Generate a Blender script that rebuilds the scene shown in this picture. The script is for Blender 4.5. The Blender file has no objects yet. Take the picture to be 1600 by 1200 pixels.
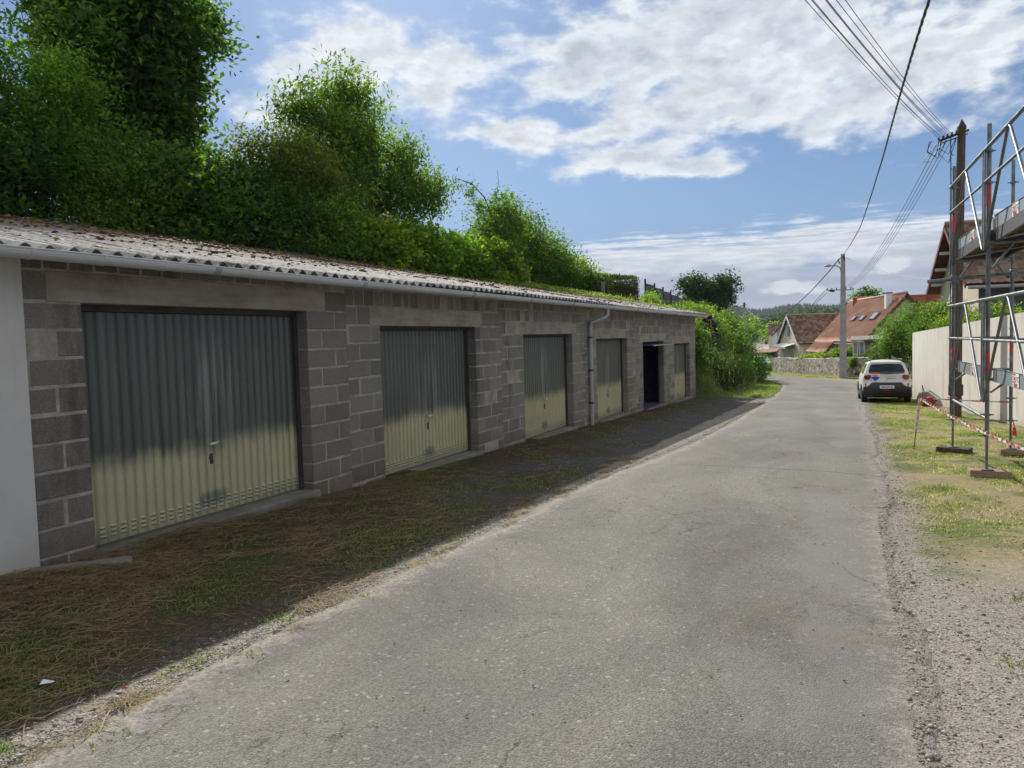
import bpy, math, random
import numpy as np
from mathutils import Vector, Matrix
R_ = math.radians
sc = bpy.context.scene
COL = sc.collection
# ------------------------------------------------------------------ camera
cam_d = bpy.data.cameras.new("camera"); cam = bpy.data.objects.new("camera", cam_d); COL.objects.link(cam)
sc.camera = cam
F_, PI_, RO_, YA_ = 1182.85, R_(3.3564), R_(-1.5972), R_(24.1638)
cam_d.sensor_width = 36.0; cam_d.lens = 36.0*F_/1600
cam_d.clip_start = .05; cam_d.clip_end = 12000
fw = Vector((-math.sin(YA_)*math.cos(PI_), math.cos(YA_)*math.cos(PI_), -math.sin(PI_)))
rt = Vector((math.cos(YA_), math.sin(YA_), 0)); up = rt.cross(fw)
rt2 = rt*math.cos(RO_)+up*math.sin(RO_); up2 = -rt*math.sin(RO_)+up*math.cos(RO_)
cam.matrix_world = Matrix(((rt2.x, up2.x, -fw.x, 0), (rt2.y, up2.y, -fw.y, 0), (rt2.z, up2.z, -fw.z, 0), (0, 0, 0, 1)))
# ------------------------------------------------------------------ light
SUN = Vector((-.835, 1.25, 1.0)).normalized()
sun_el = math.asin(SUN.z); sun_az = math.atan2(SUN.x, SUN.y)
sd = bpy.data.lights.new("sun", 'SUN'); sd.energy = 5.0; sd.angle = R_(.5); sd.color = (1, .94, .84)
so = bpy.data.objects.new("sun", sd); COL.objects.link(so); so.location = (-20, 30, 40)
so.rotation_euler = SUN.to_track_quat('Z', 'Y').to_euler()
vs = sc.view_settings; vs.view_transform = 'Standard'; vs.look = 'None'; vs.gamma = 1; vs.exposure = 0.18; vs.use_curve_mapping = False
sc.cycles.max_bounces = 6; sc.cycles.transparent_max_bounces = 8
sc.cycles.use_adaptive_sampling = True

# node helpers
class NT:
    def __init__(s, nt): s.nt = nt; s.n = nt.nodes; s.l = nt.links
    def add(s, t, **k):
        n = s.n.new(t)
        for a, v in k.items(): setattr(n, a, v)
        return n
    def set(s, sock, v):
        if isinstance(v, bpy.types.NodeSocket): s.l.new(v, sock)
        elif isinstance(v, (tuple, list)) and len(v) == 3 and sock.type == 'RGBA': sock.default_value = (*v, 1)
        else: sock.default_value = v
    def math(s, op, a, b=0.0, c=None, clamp=False):
        n = s.add('ShaderNodeMath', operation=op, use_clamp=clamp); s.set(n.inputs[0], a); s.set(n.inputs[1], b)
        if c is not None: s.set(n.inputs[2], c)
        return n.outputs[0]
    def vm(s, op, a, b=(0, 0, 0)):
        n = s.add('ShaderNodeVectorMath', operation=op); s.set(n.inputs[0], a)
        if op == 'SCALE': s.set(n.inputs[3], b)
        else: s.set(n.inputs[1], b)
        return n.outputs[0]
    def sep(s, v):
        n = s.add('ShaderNodeSeparateXYZ'); s.set(n.inputs[0], v); return n.outputs
    def comb(s, x, y, z):
        n = s.add('ShaderNodeCombineXYZ'); s.set(n.inputs[0], x); s.set(n.inputs[1], y); s.set(n.inputs[2], z); return n.outputs[0]
    def noise(s, vec, scale, detail=4, rough=.55, dist=0.0, col=False):
        n = s.add('ShaderNodeTexNoise'); s.set(n.inputs['Vector'], vec); n.inputs['Scale'].default_value = scale
        n.inputs['Detail'].default_value = detail; n.inputs['Roughness'].default_value = rough; n.inputs['Distortion'].default_value = dist
        return n.outputs['Color' if col else 'Fac']
    def vor(s, vec, scale, feat='F1', out='Distance', rnd=1.0):
        n = s.add('ShaderNodeTexVoronoi', feature=feat); s.set(n.inputs['Vector'], vec); n.inputs['Scale'].default_value = scale
        n.inputs['Randomness'].default_value = rnd
        return n.outputs[out]
    def ramp(s, f, stops, interp='LINEAR'):
        n = s.add('ShaderNodeValToRGB'); s.set(n.inputs[0], f); cr = n.color_ramp; cr.interpolation = interp
        while len(cr.elements) < len(stops): cr.elements.new(.5)
        for e, (p, c) in zip(cr.elements, stops):
            e.position = p; e.color = (*c, 1) if isinstance(c, tuple) else (c, c, c, 1)
        return n.outputs[0]
    def mr(s, v, a, b, c=0.0, d=1.0, smooth=True):
        n = s.add('ShaderNodeMapRange'); n.interpolation_type = 'SMOOTHSTEP' if smooth else 'LINEAR'
        for i, q in enumerate((v, a, b, c, d)): s.set(n.inputs[i], q)
        return n.outputs[0]
    def mix(s, f, a, b, mode='MIX'):
        n = s.add('ShaderNodeMix', data_type='RGBA', blend_type=mode); s.set(n.inputs[0], f); s.set(n.inputs[6], a); s.set(n.inputs[7], b)
        return n.outputs[2]
    def bump(s, h, strength=.5, dist=.02, norm=None):
        n = s.add('ShaderNodeBump'); s.set(n.inputs['Height'], h); n.inputs['Strength'].default_value = strength; n.inputs['Distance'].default_value = dist
        if norm: s.l.new(norm, n.inputs['Normal'])
        return n.outputs[0]
    def attr(s, name, out='Fac'):
        n = s.add('ShaderNodeAttribute', attribute_name=name); return n.outputs[out]
    def pos(s): return s.add('ShaderNodeNewGeometry').outputs['Position']
    def obj(s): return s.add('ShaderNodeTexCoord').outputs['Object']

def mat(name, rough=.7, col=None, metal=0.0, fn=None, spec=None, emit=None):
    m = bpy.data.materials.new(name); m.use_nodes = True; t = NT(m.node_tree); b = t.n['Principled BSDF']
    b.inputs['Roughness'].default_value = rough; b.inputs['Metallic'].default_value = metal
    if spec is not None: b.inputs['Specular IOR Level'].default_value = spec
    if col: b.inputs['Base Color'].default_value = (*col, 1)
    if fn:
        r = fn(t) or {}
        for k, v in r.items(): t.set(b.inputs[k], v)
    return m
def noisy(name, c1, c2, scale=6, rough=.75, bump=.2, bscale=60, bd=.004, metal=0.0, detail=5, spec=None):
    def f(t):
        p = t.obj(); n = t.noise(p, scale, detail, .6)
        return {'Base Color': t.ramp(n, [(.3, c1), (.7, c2)]), 'Normal': t.bump(t.noise(p, bscale, 4), bump, bd)}
    return mat(name, rough, metal=metal, fn=f, spec=spec)

# ------------------------------------------------------------------ sky with clouds
W = bpy.data.worlds.new("World"); sc.world = W; W.use_nodes = True
t = NT(W.node_tree); bg = t.n['Background']
sky = t.add('ShaderNodeTexSky', sky_type='NISHITA'); sky.sun_disc = False; sky.sun_elevation = sun_el; sky.sun_rotation = sun_az
sky.altitude = 100; sky.air_density = 1.0; sky.dust_density = .6; sky.ozone_density = 1.6
D = t.vm('NORMALIZE', t.add('ShaderNodeTexCoord').outputs['Generated'])
dx, dy, dz = t.sep(D)[:]
az = t.math('MULTIPLY', t.math('ARCTAN2', dx, dy), 57.2958); el = t.math('MULTIPLY', t.math('ARCSINE', dz), 57.2958)
inv = t.math('DIVIDE', 1.0, t.math('ADD', t.math('MAXIMUM', dz, 0.0), .16))
P = t.comb(t.math('MULTIPLY', dx, inv), t.math('MULTIPLY', dy, inv), 0.0)
blobs = [(-17, 19.6, 6.0, 2.2, .95), (-7.5, 19.2, 10.5, 3.4, 1.0), (-3, 24, 11, 3.5, .9), (-10.5, 15.6, 5.5, 1.6, .95), (0, 15.5, 6.5, 2.6, .9), (-34.5, 20.5, 4.0, 2.6, .8), (-29.3, 18.6, 4.6, 2.6, .95), (-38, 19, 3.0, 2.0, .6),
         (-24.0, 15.2, 4.8, 1.0, .9), (-18, 14.4, 4.5, .9, .85), (-15, 12.6, 4.6, 1.1, 1.0), (-10.6, 11.9, 2.6, .7, .95), (6.5, 17.5, 5, 3.0, .85), (4.5, 12.8, 3.5, .8, .40), (-9.5, 5.5, 10, 1.5, 1.0), (3, 5.8, 9, 1.6, 1.0), (-14, 3.6, 10, 2.4, 1.0), (2, 2.6, 10, 2.6, .85), (-6, 1.0, 16, 1.6, .7),
         (-3.6, 2.9, 2.3, .5, .9), (2.5, 4.1, 1.3, .65, .9), (-41, 16, 5, 3, .45), (-20, 50, 60, 20, .8), (60, 25, 30, 16, .8), (-90, 25, 26, 14, .8), (150, 40, 60, 30, .9), (-150, 40, 50, 30, .9), (-10, 30, 20, 2.5, .6)]
Fsum = None
wq = t.vm('SCALE', t.vm('SUBTRACT', t.noise(t.comb(t.math('MULTIPLY', az, .16), t.math('MULTIPLY', el, .3), 3.0), 1.0, 5, .6, col=True), (.5, .5, .5)), 1.0)
wx, wy, wz = t.sep(wq)[:]
azw = t.math('ADD', az, t.math('MULTIPLY', wx, 7.0)); elw = t.math('ADD', el, t.math('MULTIPLY', wy, 3.2))
for (a, e, ra, re, w) in blobs:
    u = t.math('DIVIDE', t.math('SUBTRACT', azw, a), ra); v = t.math('DIVIDE', t.math('SUBTRACT', elw, e), re)
    g = t.math('MULTIPLY', t.math('POWER', 2.718, t.math('MULTIPLY', t.math('ADD', t.math('MULTIPLY', u, u), t.math('MULTIPLY', v, v)), -1.0)), w)
    Fsum = g if Fsum is None else t.math('SUBTRACT', t.math('ADD', Fsum, g), t.math('MULTIPLY', Fsum, g))
AE = t.comb(t.math('MULTIPLY', az, .13), t.math('MULTIPLY', el, .24), 0.0)
AEl = t.comb(t.math('MULTIPLY', az, .11), t.math('MULTIPLY', el, .55), 5.0)
AE = t.mix(t.mr(el, 5.0, 9.0), AEl, AE)
n3 = t.noise(AE, 2.2, 9, .56, .1)
nup = t.noise(t.vm('ADD', AE, (.05, -.12, 0)), 2.2, 7, .56, .1)
dens = t.math('ADD', Fsum, t.math('MULTIPLY', t.math('SUBTRACT', n3, .5), 1.6))
cov = t.mr(dens, .22, .80)
thick = t.mr(dens, .58, 1.05)
shade = t.noise(AE, .75, 6, .6, .2)
core = t.math('MULTIPLY', thick, t.mr(shade, .38, .64, .0, .85))
rel = t.math('MULTIPLY', t.mr(t.math('SUBTRACT', nup, n3), -.10, .10), .5)
thick2 = t.math('ADD', core, t.math('MULTIPLY', rel, .85), clamp=True)
low = t.mr(el, 3.0, 8.0, 1.0, 0.0)
ccol = t.mix(thick2, (.80, .84, .88), (.46, .50, .56))
ccol = t.mix(t.math('MULTIPLY', low, .75), ccol, t.mix(t.mr(n3, .38, .62), (.285, .33, .455), (.47, .51, .585)))
ccol = t.mix(t.math('MULTIPLY', t.mr(t.math('ADD', el, t.math('MULTIPLY', n3, 2.0)), 3.6, 6.6, 1.0, 0.0), .75), ccol, (.29, .335, .465))
def bump2(a, e, ra, re): return t.math('POWER', 2.718, t.math('MULTIPLY', t.math('ADD', t.math('POWER', t.math('DIVIDE', t.math('SUBTRACT', azw, a), ra), 2.0), t.math('POWER', t.math('DIVIDE', t.math('SUBTRACT', elw, e), re), 2.0)), -1.0))
puff = t.mr(t.math('ADD', bump2(-3.8, 2.95, 2.4, .55), bump2(2.5, 4.15, 1.5, .7)), .35, .75)
ccol = t.mix(t.math('MULTIPLY', puff, .85), ccol, (.68, .70, .74))
skyc = t.vm('SCALE', sky.outputs[0], .062)
skyc = t.mix(1.0, skyc, (.66, .86, 1.12), 'MULTIPLY')
skyc = t.mix(t.mr(el, 1.5, 12.0, .97, 0.2), skyc, t.mix(t.mr(el, 1.0, 6.0), (.285, .335, .47), (.20, .31, .54)))
skyc = t.mix(t.math('MULTIPLY', cov, .97), skyc, ccol)
# unseen sky overhead and behind the viewer boosted and warmed as added fill light
gain = t.math('ADD', 1.0, t.math('ADD', t.math('MULTIPLY', t.mr(el, 24.0, 42.0), .45), t.math('MULTIPLY', t.mr(t.math('ABSOLUTE', t.math('ADD', az, 20.0)), 50.0, 100.0), .1)))
skyc = t.mix(1.0, t.vm('SCALE', skyc, gain), t.mix(t.mr(gain, 1.0, 1.6), (1, 1, 1), (1.10, 1.0, .86)), 'MULTIPLY')
t.set(bg.inputs[0], skyc); bg.inputs[1].default_value = 1.0
W.cycles.sampling_method = 'MANUAL'; W.cycles.sample_map_resolution = 512

# ------------------------------------------------------------------ mesh helpers
BASE = {}
def props(o, label=None, cat=None, group=None, kind=None):
    if label: o['label'] = label
    if cat: o['category'] = cat
    if group: o['group'] = group
    if kind: o['kind'] = kind
    return o
def thing(name, label, cat, loc=(0, 0, 0), rz=0.0, group=None):
    o = bpy.data.objects.new(name, None); COL.objects.link(o); o.location = loc; o.rotation_euler = (0, 0, rz)
    o.empty_display_size = .2
    BASE[o.name] = Vector(loc)
    return props(o, label, cat, group)
class MB:
    def __init__(s): s.v = []; s.f = []; s.t = []
    def quad(s, a, b, c, d, tint=.5):
        i = len(s.v); s.v += [tuple(a), tuple(b), tuple(c), tuple(d)]; s.f.append((i, i+1, i+2, i+3)); s.t += [tint]*4
    def poly(s, pts, tint=.5):
        i = len(s.v); s.v += [tuple(p) for p in pts]; s.f.append(tuple(range(i, i+len(pts)))); s.t += [tint]*len(pts)
    def box(s, x0, x1, y0, y1, z0, z1, tint=.5, bev=0.0):
        i = len(s.v)
        s.v += [(x, y, z) for z in (z0, z1) for y in (y0, y1) for x in (x0, x1)]
        s.f += [(i, i+2, i+3, i+1), (i+4, i+5, i+7, i+6), (i, i+1, i+5, i+4), (i+2, i+6, i+7, i+3), (i, i+4, i+6, i+2), (i+1, i+3, i+7, i+5)]
        s.t += [tint]*8; return s
    def bbox(s, x0, x1, y0, y1, z0, z1, b, tint=.5):
        # box chamfered on every edge
        i = len(s.v); xs = (x0, x1); ys = (y0, y1); zs = (z0, z1); idx = {}
        for a in (0, 1):
            for c in (0, 1):
                for e in (0, 1):
                    sx, sy, sz = (1, -1)[a], (1, -1)[c], (1, -1)[e]
                    for k in range(3):
                        q = [xs[a]+sx*b, ys[c]+sy*b, zs[e]+sz*b]; q[k] = (xs[a], ys[c], zs[e])[k]
                        idx[(a, c, e, k)] = len(s.v); s.v.append(tuple(q)); s.t.append(tint)
        def F(l): s.f.append(tuple(idx[k] for k in l))
        for a in (0, 1):
            o = [(a, 0, 0, 0), (a, 0, 1, 0), (a, 1, 1, 0), (a, 1, 0, 0)]; F(o if a == 0 else o[::-1])
            o = [(0, a, 0, 1), (1, a, 0, 1), (1, a, 1, 1), (0, a, 1, 1)]; F(o if a == 0 else o[::-1])
            o = [(0, 0, a, 2), (0, 1, a, 2), (1, 1, a, 2), (1, 0, a, 2)]; F(o if a == 0 else o[::-1])
        for c in (0, 1):
            for e in (0, 1):
                o = [(0, c, e, 1), (1, c, e, 1), (1, c, e, 2), (0, c, e, 2)]; F(o if c != e else o[::-1])
                o = [(c, 0, e, 0), (c, 1, e, 0), (c, 1, e, 2), (c, 0, e, 2)]; F(o if c == e else o[::-1])
                o = [(c, e, 0, 0), (c, e, 1, 0), (c, e, 1, 1), (c, e, 0, 1)]; F(o if c != e else o[::-1])
        for a in (0, 1):
            for c in (0, 1):
                for e in (0, 1):
                    o = [(a, c, e, 0), (a, c, e, 1), (a, c, e, 2)]; F(o if (a+c+e) % 2 == 0 else o[::-1])
        return s
    def tube(s, pts, r, n=8, tint=.5, cap=True):
        pts = [Vector(p) for p in pts]; rr = r if isinstance(r, (list, tuple)) else [r]*len(pts)
        rings = []; prev = None
        for k, p in enumerate(pts):
            d = (pts[min(k+1, len(pts)-1)]-pts[max(k-1, 0)]).normalized()
            if prev is None:
                a = Vector((0, 0, 1)) if abs(d.z) < .9 else Vector((1, 0, 0)); u = d.cross(a).normalized()
            else:
                u = (prev-d*prev.dot(d)).normalized()
            prev = u; w = d.cross(u); i = len(s.v)
            for j in range(n):
                an = 2*math.pi*j/n; s.v.append(tuple(p+(u*math.cos(an)+w*math.sin(an))*rr[k])); s.t.append(tint)
            rings.append(i)
        for a, b in zip(rings, rings[1:]):
            for j in range(n): s.f.append((a+j, a+(j+1) % n, b+(j+1) % n, b+j))
        if cap:
            s.f.append(tuple(rings[0]+j for j in range(n))[::-1]); s.f.append(tuple(rings[-1]+j for j in range(n)))
        return s
    def prism(s, poly, axis, a0, a1, tint=.5):
        # poly: 2D points; axis 0 -> (a, p0, p1), 1 -> (p0, a, p1), 2 -> (p0, p1, a)
        i = len(s.v); n = len(poly)
        for a in (a0, a1):
            for p in poly:
                s.v.append(((a, p[0], p[1]), (p[0], a, p[1]), (p[0], p[1], a))[axis]); s.t.append(tint)
        s.f.append(tuple(range(i, i+n))[::-1]); s.f.append(tuple(range(i+n, i+2*n)))
        for j in range(n): s.f.append((i+j, i+(j+1) % n, i+n+(j+1) % n, i+n+j))
        return s
    def slab(s, P4, th, tint=.5):
        # four corners of the top face, thickness downwards along the normal
        p = [Vector(q) for q in P4]; n = (p[1]-p[0]).cross(p[3]-p[0]).normalized()*th; i = len(s.v)
        s.v += [tuple(q) for q in p]+[tuple(q-n) for q in p]; s.t += [tint]*8
        s.f += [(i, i+1, i+2, i+3), (i+7, i+6, i+5, i+4)]+[(i+k, i+4+k, i+4+(k+1) % 4, i+(k+1) % 4) for k in range(4)]
        return s
def raw(name, V, Fc, tint=None, smooth=False):
    me = bpy.data.meshes.new(name); V = np.asarray(V, np.float32); Fc = np.asarray(Fc, np.int32); k = Fc.shape[1]
    me.vertices.add(len(V)); me.vertices.foreach_set('co', V.ravel())
    me.loops.add(Fc.size); me.loops.foreach_set('vertex_index', Fc.ravel())
    me.polygons.add(len(Fc)); me.polygons.foreach_set('loop_start', np.arange(0, Fc.size, k, dtype=np.int32))
    if smooth: me.polygons.foreach_set('use_smooth', np.ones(len(Fc), bool))
    me.update(calc_edges=True)
    if tint is not None:
        a = me.attributes.new('tint', 'FLOAT', 'POINT'); a.data.foreach_set('value', np.asarray(tint, np.float32))
    return me
def link(name, me, m, parent=None):
    o = bpy.data.objects.new(name, me); COL.objects.link(o)
    if m: me.materials.append(m)
    if parent: o.parent = parent
    return o
def obj(name, mb, m, parent=None, smooth=False, world=True, angle=None):
    off = Vector((0, 0, 0))
    if parent is not None and world:
        q = parent
        while q is not None: off += q.location; q = q.parent
    V = [(a-off.x, b-off.y, c-off.z) for a, b, c in mb.v] if off.length else mb.v
    me = bpy.data.meshes.new(name); me.from_pydata(V, [], mb.f); me.update()
    a = me.attributes.new('tint', 'FLOAT', 'POINT'); a.data.foreach_set('value', np.asarray(mb.t, np.float32))
    if smooth:
        me.polygons.foreach_set('use_smooth', np.ones(len(me.polygons), bool))
        if angle: me.set_sharp_from_angle(angle=R_(angle))
    return link(name, me, m, parent)
def text_mesh(txt, size, extrude=.002, bold=0.0):
    cu = bpy.data.curves.new('lettering', 'FONT'); cu.body = txt; cu.size = size; cu.extrude = extrude; cu.align_x = 'CENTER'; cu.align_y = 'CENTER'; cu.offset = bold
    cu.resolution_u = 3
    o = bpy.data.objects.new('lettering', cu); COL.objects.link(o); dg = bpy.context.evaluated_depsgraph_get()
    me = bpy.data.meshes.new_from_object(o.evaluated_get(dg)); bpy.data.objects.remove(o); bpy.data.curves.remove(cu); me.name = 'lettering'
    return me
def place_text(txt, size, m, parent, loc, x_axis, y_axis, sx=1.0, bold=0.0, name='lettering'):
    me = text_mesh(txt, size, .0015, bold); X = Vector(x_axis).normalized(); Y = Vector(y_axis).normalized(); Z = X.cross(Y)
    for v in me.vertices:
        c = v.co.copy(); v.co = X*c.x*sx+Y*c.y+Z*c.z+Vector(loc)
    me.materials.clear(); return link(name, me, m, parent)

def ss(a, b, x): q = np.clip((x-a)/(b-a), 0, 1); return q*q*(3-2*q)
def interp(x, pts): return np.interp(x, [p[0] for p in pts], [p[1] for p in pts])
def base_h(y):
    y = np.asarray(y, float)
    return np.where(y < 50, -1.5-.031*y, interp(y, [(50, -3.05), (60, -3.30), (70, -3.50), (82, -3.68), (100, -4.05), (130, -4.1), (5000, -4.1)]))
ROADL = [(-8, -2.85), (0, -2.85), (4, -2.92), (8, -2.9), (11, -2.7), (14, -2.5), (20, -2.5), (26, -2.62), (30, -2.66), (38, -3.0), (44.3, -3.5), (50, -4.6), (56, -6.6), (66, -10), (76, -14), (90, -18)]
ROADR = [(-8, .34), (3, .33), (8, .37), (12, .42), (16, .43), (22, .33), (30, .3), (40, .25), (45.5, .35), (48, -.05), (51.3, -1.1), (59.7, -3.5), (70, -6.5), (80, -9.5), (90, -12.5)]
FOOT = [(29, -4.6), (44, -5.0), (50, -6.0), (58, -9.2), (66, -13), (90, -22)]
def H(x, y):
    x = np.asarray(x, float); y = np.asarray(y, float)
    h = base_h(y)
    s = np.clip((interp(y, FOOT)-x)/5.2, 0, 1.0)
    top = interp(y, [(28, 1.1), (45, 1.0), (58, .3), (70, -2.2), (85, -3.8)])
    s2 = np.clip((interp(y, FOOT)-5.2-x)/7, 0, 1)
    prof = (1-(1-s)**1.7)
    bank = h+(top-h)*prof+s2*1.0*np.clip((80-y)/20, 0, 1)
    m = ss(29.85, 30.5, y)*(1-ss(100, 150, y))
    back = (1.35+.25*ss(-11, -16, -(-x))*0+.12*np.clip(-10.6-x, 0, 9))
    mb_ = ss(10.55, 10.8, -x)*(1-ss(29.85, 30.5, y))
    h = h*(1-m)+bank*m
    h = h*(1-mb_)+back*mb_
    # right side: ground beyond the white wall lies a little higher
    wl = 3.2-.11*(y-18)
    return h
# ------------------------------------------------------------------ materials
def f_ground(t):
    p = t.pos(); x, y, z = t.sep(p)[:]
    big = t.noise(p, .55, 5, .6, .4); med = t.noise(p, 2.6, 6, .65, .3); fine = t.noise(p, 26, 6, .7); vf = t.noise(p, 120, 3, .7)
    grass = t.ramp(t.math('ADD', t.math('MULTIPLY', fine, .6), t.math('MULTIPLY', vf, .4)), [(.3, (.035, .055, .015)), (.5, (.10, .135, .035)), (.7, (.20, .21, .075))])
    straw = t.ramp(t.math('ADD', t.math('MULTIPLY', fine, .5), t.math('MULTIPLY', vf, .5)), [(.3, (.13, .10, .05)), (.5, (.28, .225, .13)), (.7, (.42, .36, .22))])
    pc = t.vor(p, 85, 'F1', 'Color'); ps = t.math('DIVIDE', t.vor(p, 85), 1.0)
    grav = t.mix(.5, t.ramp(t.sep(pc)[0], [(.0, (.14, .125, .108)), (.5, (.27, .245, .212)), (1.0, (.46, .43, .385))]), t.ramp(fine, [(.3, (.15, .132, .112)), (.7, (.33, .30, .26))]))
    dgrav = t.ramp(t.math('ADD', t.math('MULTIPLY', t.sep(pc)[1], .5), t.math('MULTIPLY', fine, .5)), [(.2, (.03, .028, .028)), (.6, (.10, .092, .09)), (.95, (.26, .24, .23))])
    # right verge: grass and straw, gravel along the road and near the camera
    gm = t.mr(t.math('ADD', big, t.math('MULTIPLY', med, .6)), .72, .92)
    right = t.mix(gm, straw, grass)
    rg = t.math('ADD', t.mr(t.math('ADD', x, t.math('MULTIPLY', med, .7)), .72, 1.05, 1.0, 0.0), t.mr(t.math('ADD', y, t.math('MULTIPLY', big, 2.4)), 6.2, 8.0, 1.0, 0.0), clamp=True)
    right = t.mix(rg, right, grav)
    # left strip: dry hay near, dark gravel and moss further
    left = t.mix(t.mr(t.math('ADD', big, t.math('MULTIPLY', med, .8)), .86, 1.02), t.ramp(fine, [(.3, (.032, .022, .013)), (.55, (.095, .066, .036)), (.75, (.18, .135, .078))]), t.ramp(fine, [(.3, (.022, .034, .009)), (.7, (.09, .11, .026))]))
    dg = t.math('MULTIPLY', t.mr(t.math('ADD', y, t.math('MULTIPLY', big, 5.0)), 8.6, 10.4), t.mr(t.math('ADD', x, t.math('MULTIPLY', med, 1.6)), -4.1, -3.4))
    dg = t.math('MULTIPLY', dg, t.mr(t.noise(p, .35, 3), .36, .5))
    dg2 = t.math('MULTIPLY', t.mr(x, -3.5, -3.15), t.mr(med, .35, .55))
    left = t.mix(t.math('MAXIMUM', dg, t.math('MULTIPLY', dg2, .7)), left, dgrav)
    edge = t.mr(t.math('ADD', x, t.math('MULTIPLY', med, .14)), -3.09, -3.0)  # dark to pale break laid on the eave shadow edge, deepening it by colour
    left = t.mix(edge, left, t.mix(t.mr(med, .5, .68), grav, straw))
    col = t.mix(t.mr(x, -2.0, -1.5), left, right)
    bank = t.mix(.5, grass, (.05, .075, .02))
    col = t.mix(t.math('MULTIPLY', t.mr(y, 29.0, 30.5), t.mr(x, -3.0, -1.5, 1.0, 0.0)), col, t.mix(t.mr(med, .45, .6), t.ramp(fine, [(.3, (.05, .08, .02)), (.7, (.16, .18, .05))]), bank))
    far = t.mr(y, 95, 120)
    field = t.ramp(t.noise(p, .02, 4), [(.35, (.07, .10, .03)), (.6, (.14, .16, .06))])
    col = t.mix(far, col, field)
    hgt = t.math('ADD', t.math('MULTIPLY', fine, .6), t.math('ADD', t.math('MULTIPLY', vf, .25), t.math('MULTIPLY', ps, .5)))
    return {'Base Color': col, 'Normal': t.bump(hgt, .6, .025)}
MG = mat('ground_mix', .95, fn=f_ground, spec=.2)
def f_road(t):
    p = t.pos(); x, y, z = t.sep(p)[:]
    big = t.noise(t.vm('MULTIPLY', p, (1, .45, 1)), .9, 6, .62, .5); med = t.noise(p, 4, 6, .7); ag = t.vor(p, 130, 'F1', 'Color'); agd = t.vor(p, 130)
    ag2 = t.vor(p, 62, 'F1', 'Color')
    a = t.math('ADD', t.math('MULTIPLY', t.sep(ag)[0], .55), t.math('MULTIPLY', t.noise(p, 300, 2), .45))
    col = t.ramp(a, [(.15, (.085, .081, .071)), (.42, (.138, .133, .118)), (.72, (.185, .179, .161)), (.97, (.30, .29, .265))])
    white = t.mr(t.sep(ag2)[2], .975, .99)
    col = t.mix(t.math('MULTIPLY', white, .45), col, (.40, .385, .36))
    tone = t.ramp(big, [(.3, (.62, .62, .62)), (.48, (.93, .93, .93)), (.66, (1.24, 1.24, 1.23))])
    col = t.mix(1.0, col, tone, 'MULTIPLY')
    # smooth pale patches where the binder has worn, right track and far
    wear = t.math('MULTIPLY', t.mr(t.math('ABSOLUTE', t.math('SUBTRACT', t.math('ADD', x, t.math('MULTIPLY', t.math('SUBTRACT', big, .5), 1.6)), -.12)), .1, .42, 1.0, 0.0), t.mr(t.noise(p, .6, 4), .4, .56))
    col = t.mix(t.math('MULTIPLY', wear, .5), col, (.20, .197, .185))
    far = t.mr(y, 8, 22)
    col = t.mix(t.math('MULTIPLY', far, .45), col, t.mix(big, (.15, .147, .136), (.25, .243, .228)))
    brown = t.mr(t.noise(t.vm('ADD', p, (7, 3, 0)), 1.3, 4, .6, 1.0), .60, .70)
    col = t.mix(t.math('MULTIPLY', brown, .22), col, (.21, .145, .10))
    ed = t.attr('tint'); en = t.math('ADD', ed, t.math('MULTIPLY', t.math('SUBTRACT', t.noise(p, 6, 9, .85), .5), .40)); em = t.mr(en, .0, .10, 1.0, 0.0)
    pc = t.vor(p, 55, 'F1', 'Color'); gf = t.noise(p, 26, 6, .7)
    grav = t.mix(.5, t.ramp(t.sep(pc)[0], [(.0, (.12, .105, .095)), (.5, (.28, .255, .225)), (1.0, (.42, .39, .35))]), t.ramp(gf, [(.3, (.12, .11, .096)), (.7, (.31, .285, .25))]))
    col = t.mix(em, col, grav)
    # cracks
    q = t.vm('ADD', p, t.vm('SCALE', t.noise(p, 5, 5, .7, col=True), .28))
    cr = t.mr(t.vor(q, 1.15, 'DISTANCE_TO_EDGE'), 0.0, .011, 1.0, 0.0)
    cr2 = t.mr(t.vor(t.vm('ADD', q, (5, 9, 0)), 3.1, 'DISTANCE_TO_EDGE'), 0.0, .016, 1.0, 0.0)
    cm = t.mr(t.noise(t.vm('ADD', p, (3, 1, 0)), .8, 4), .53, .6); cm2 = t.mr(t.noise(t.vm('ADD', p, (13, 4, 0)), .9, 4), .58, .64)
    crack = t.math('MAXIMUM', t.math('MULTIPLY', cr, cm), t.math('MULTIPLY', cr2, cm2))
    # one long transverse joint
    jy = t.math('ABSOLUTE', t.math('SUBTRACT', t.math('ADD', y, t.math('MULTIPLY', t.math('SUBTRACT', t.noise(p, 1.1, 4), .5), .35)), t.math('ADD', 10.35, t.math('MULTIPLY', x, -.04))))
    crack = t.math('MAXIMUM', crack, t.math('MULTIPLY', t.mr(jy, 0.008, .03, 1.0, 0.0), t.mr(x, -2.5, -1.9)))
    col = t.mix(t.math('MULTIPLY', crack, .8), col, (.045, .042, .038))
    h = t.math('SUBTRACT', t.math('ADD', t.math('MULTIPLY', agd, -1.0), t.math('MULTIPLY', med, .8)), t.math('MULTIPLY', crack, 1.2))
    return {'Base Color': col, 'Normal': t.bump(h, .42, .010)}
MROAD = mat('asphalt', .9, fn=f_road, spec=.25)
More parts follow.
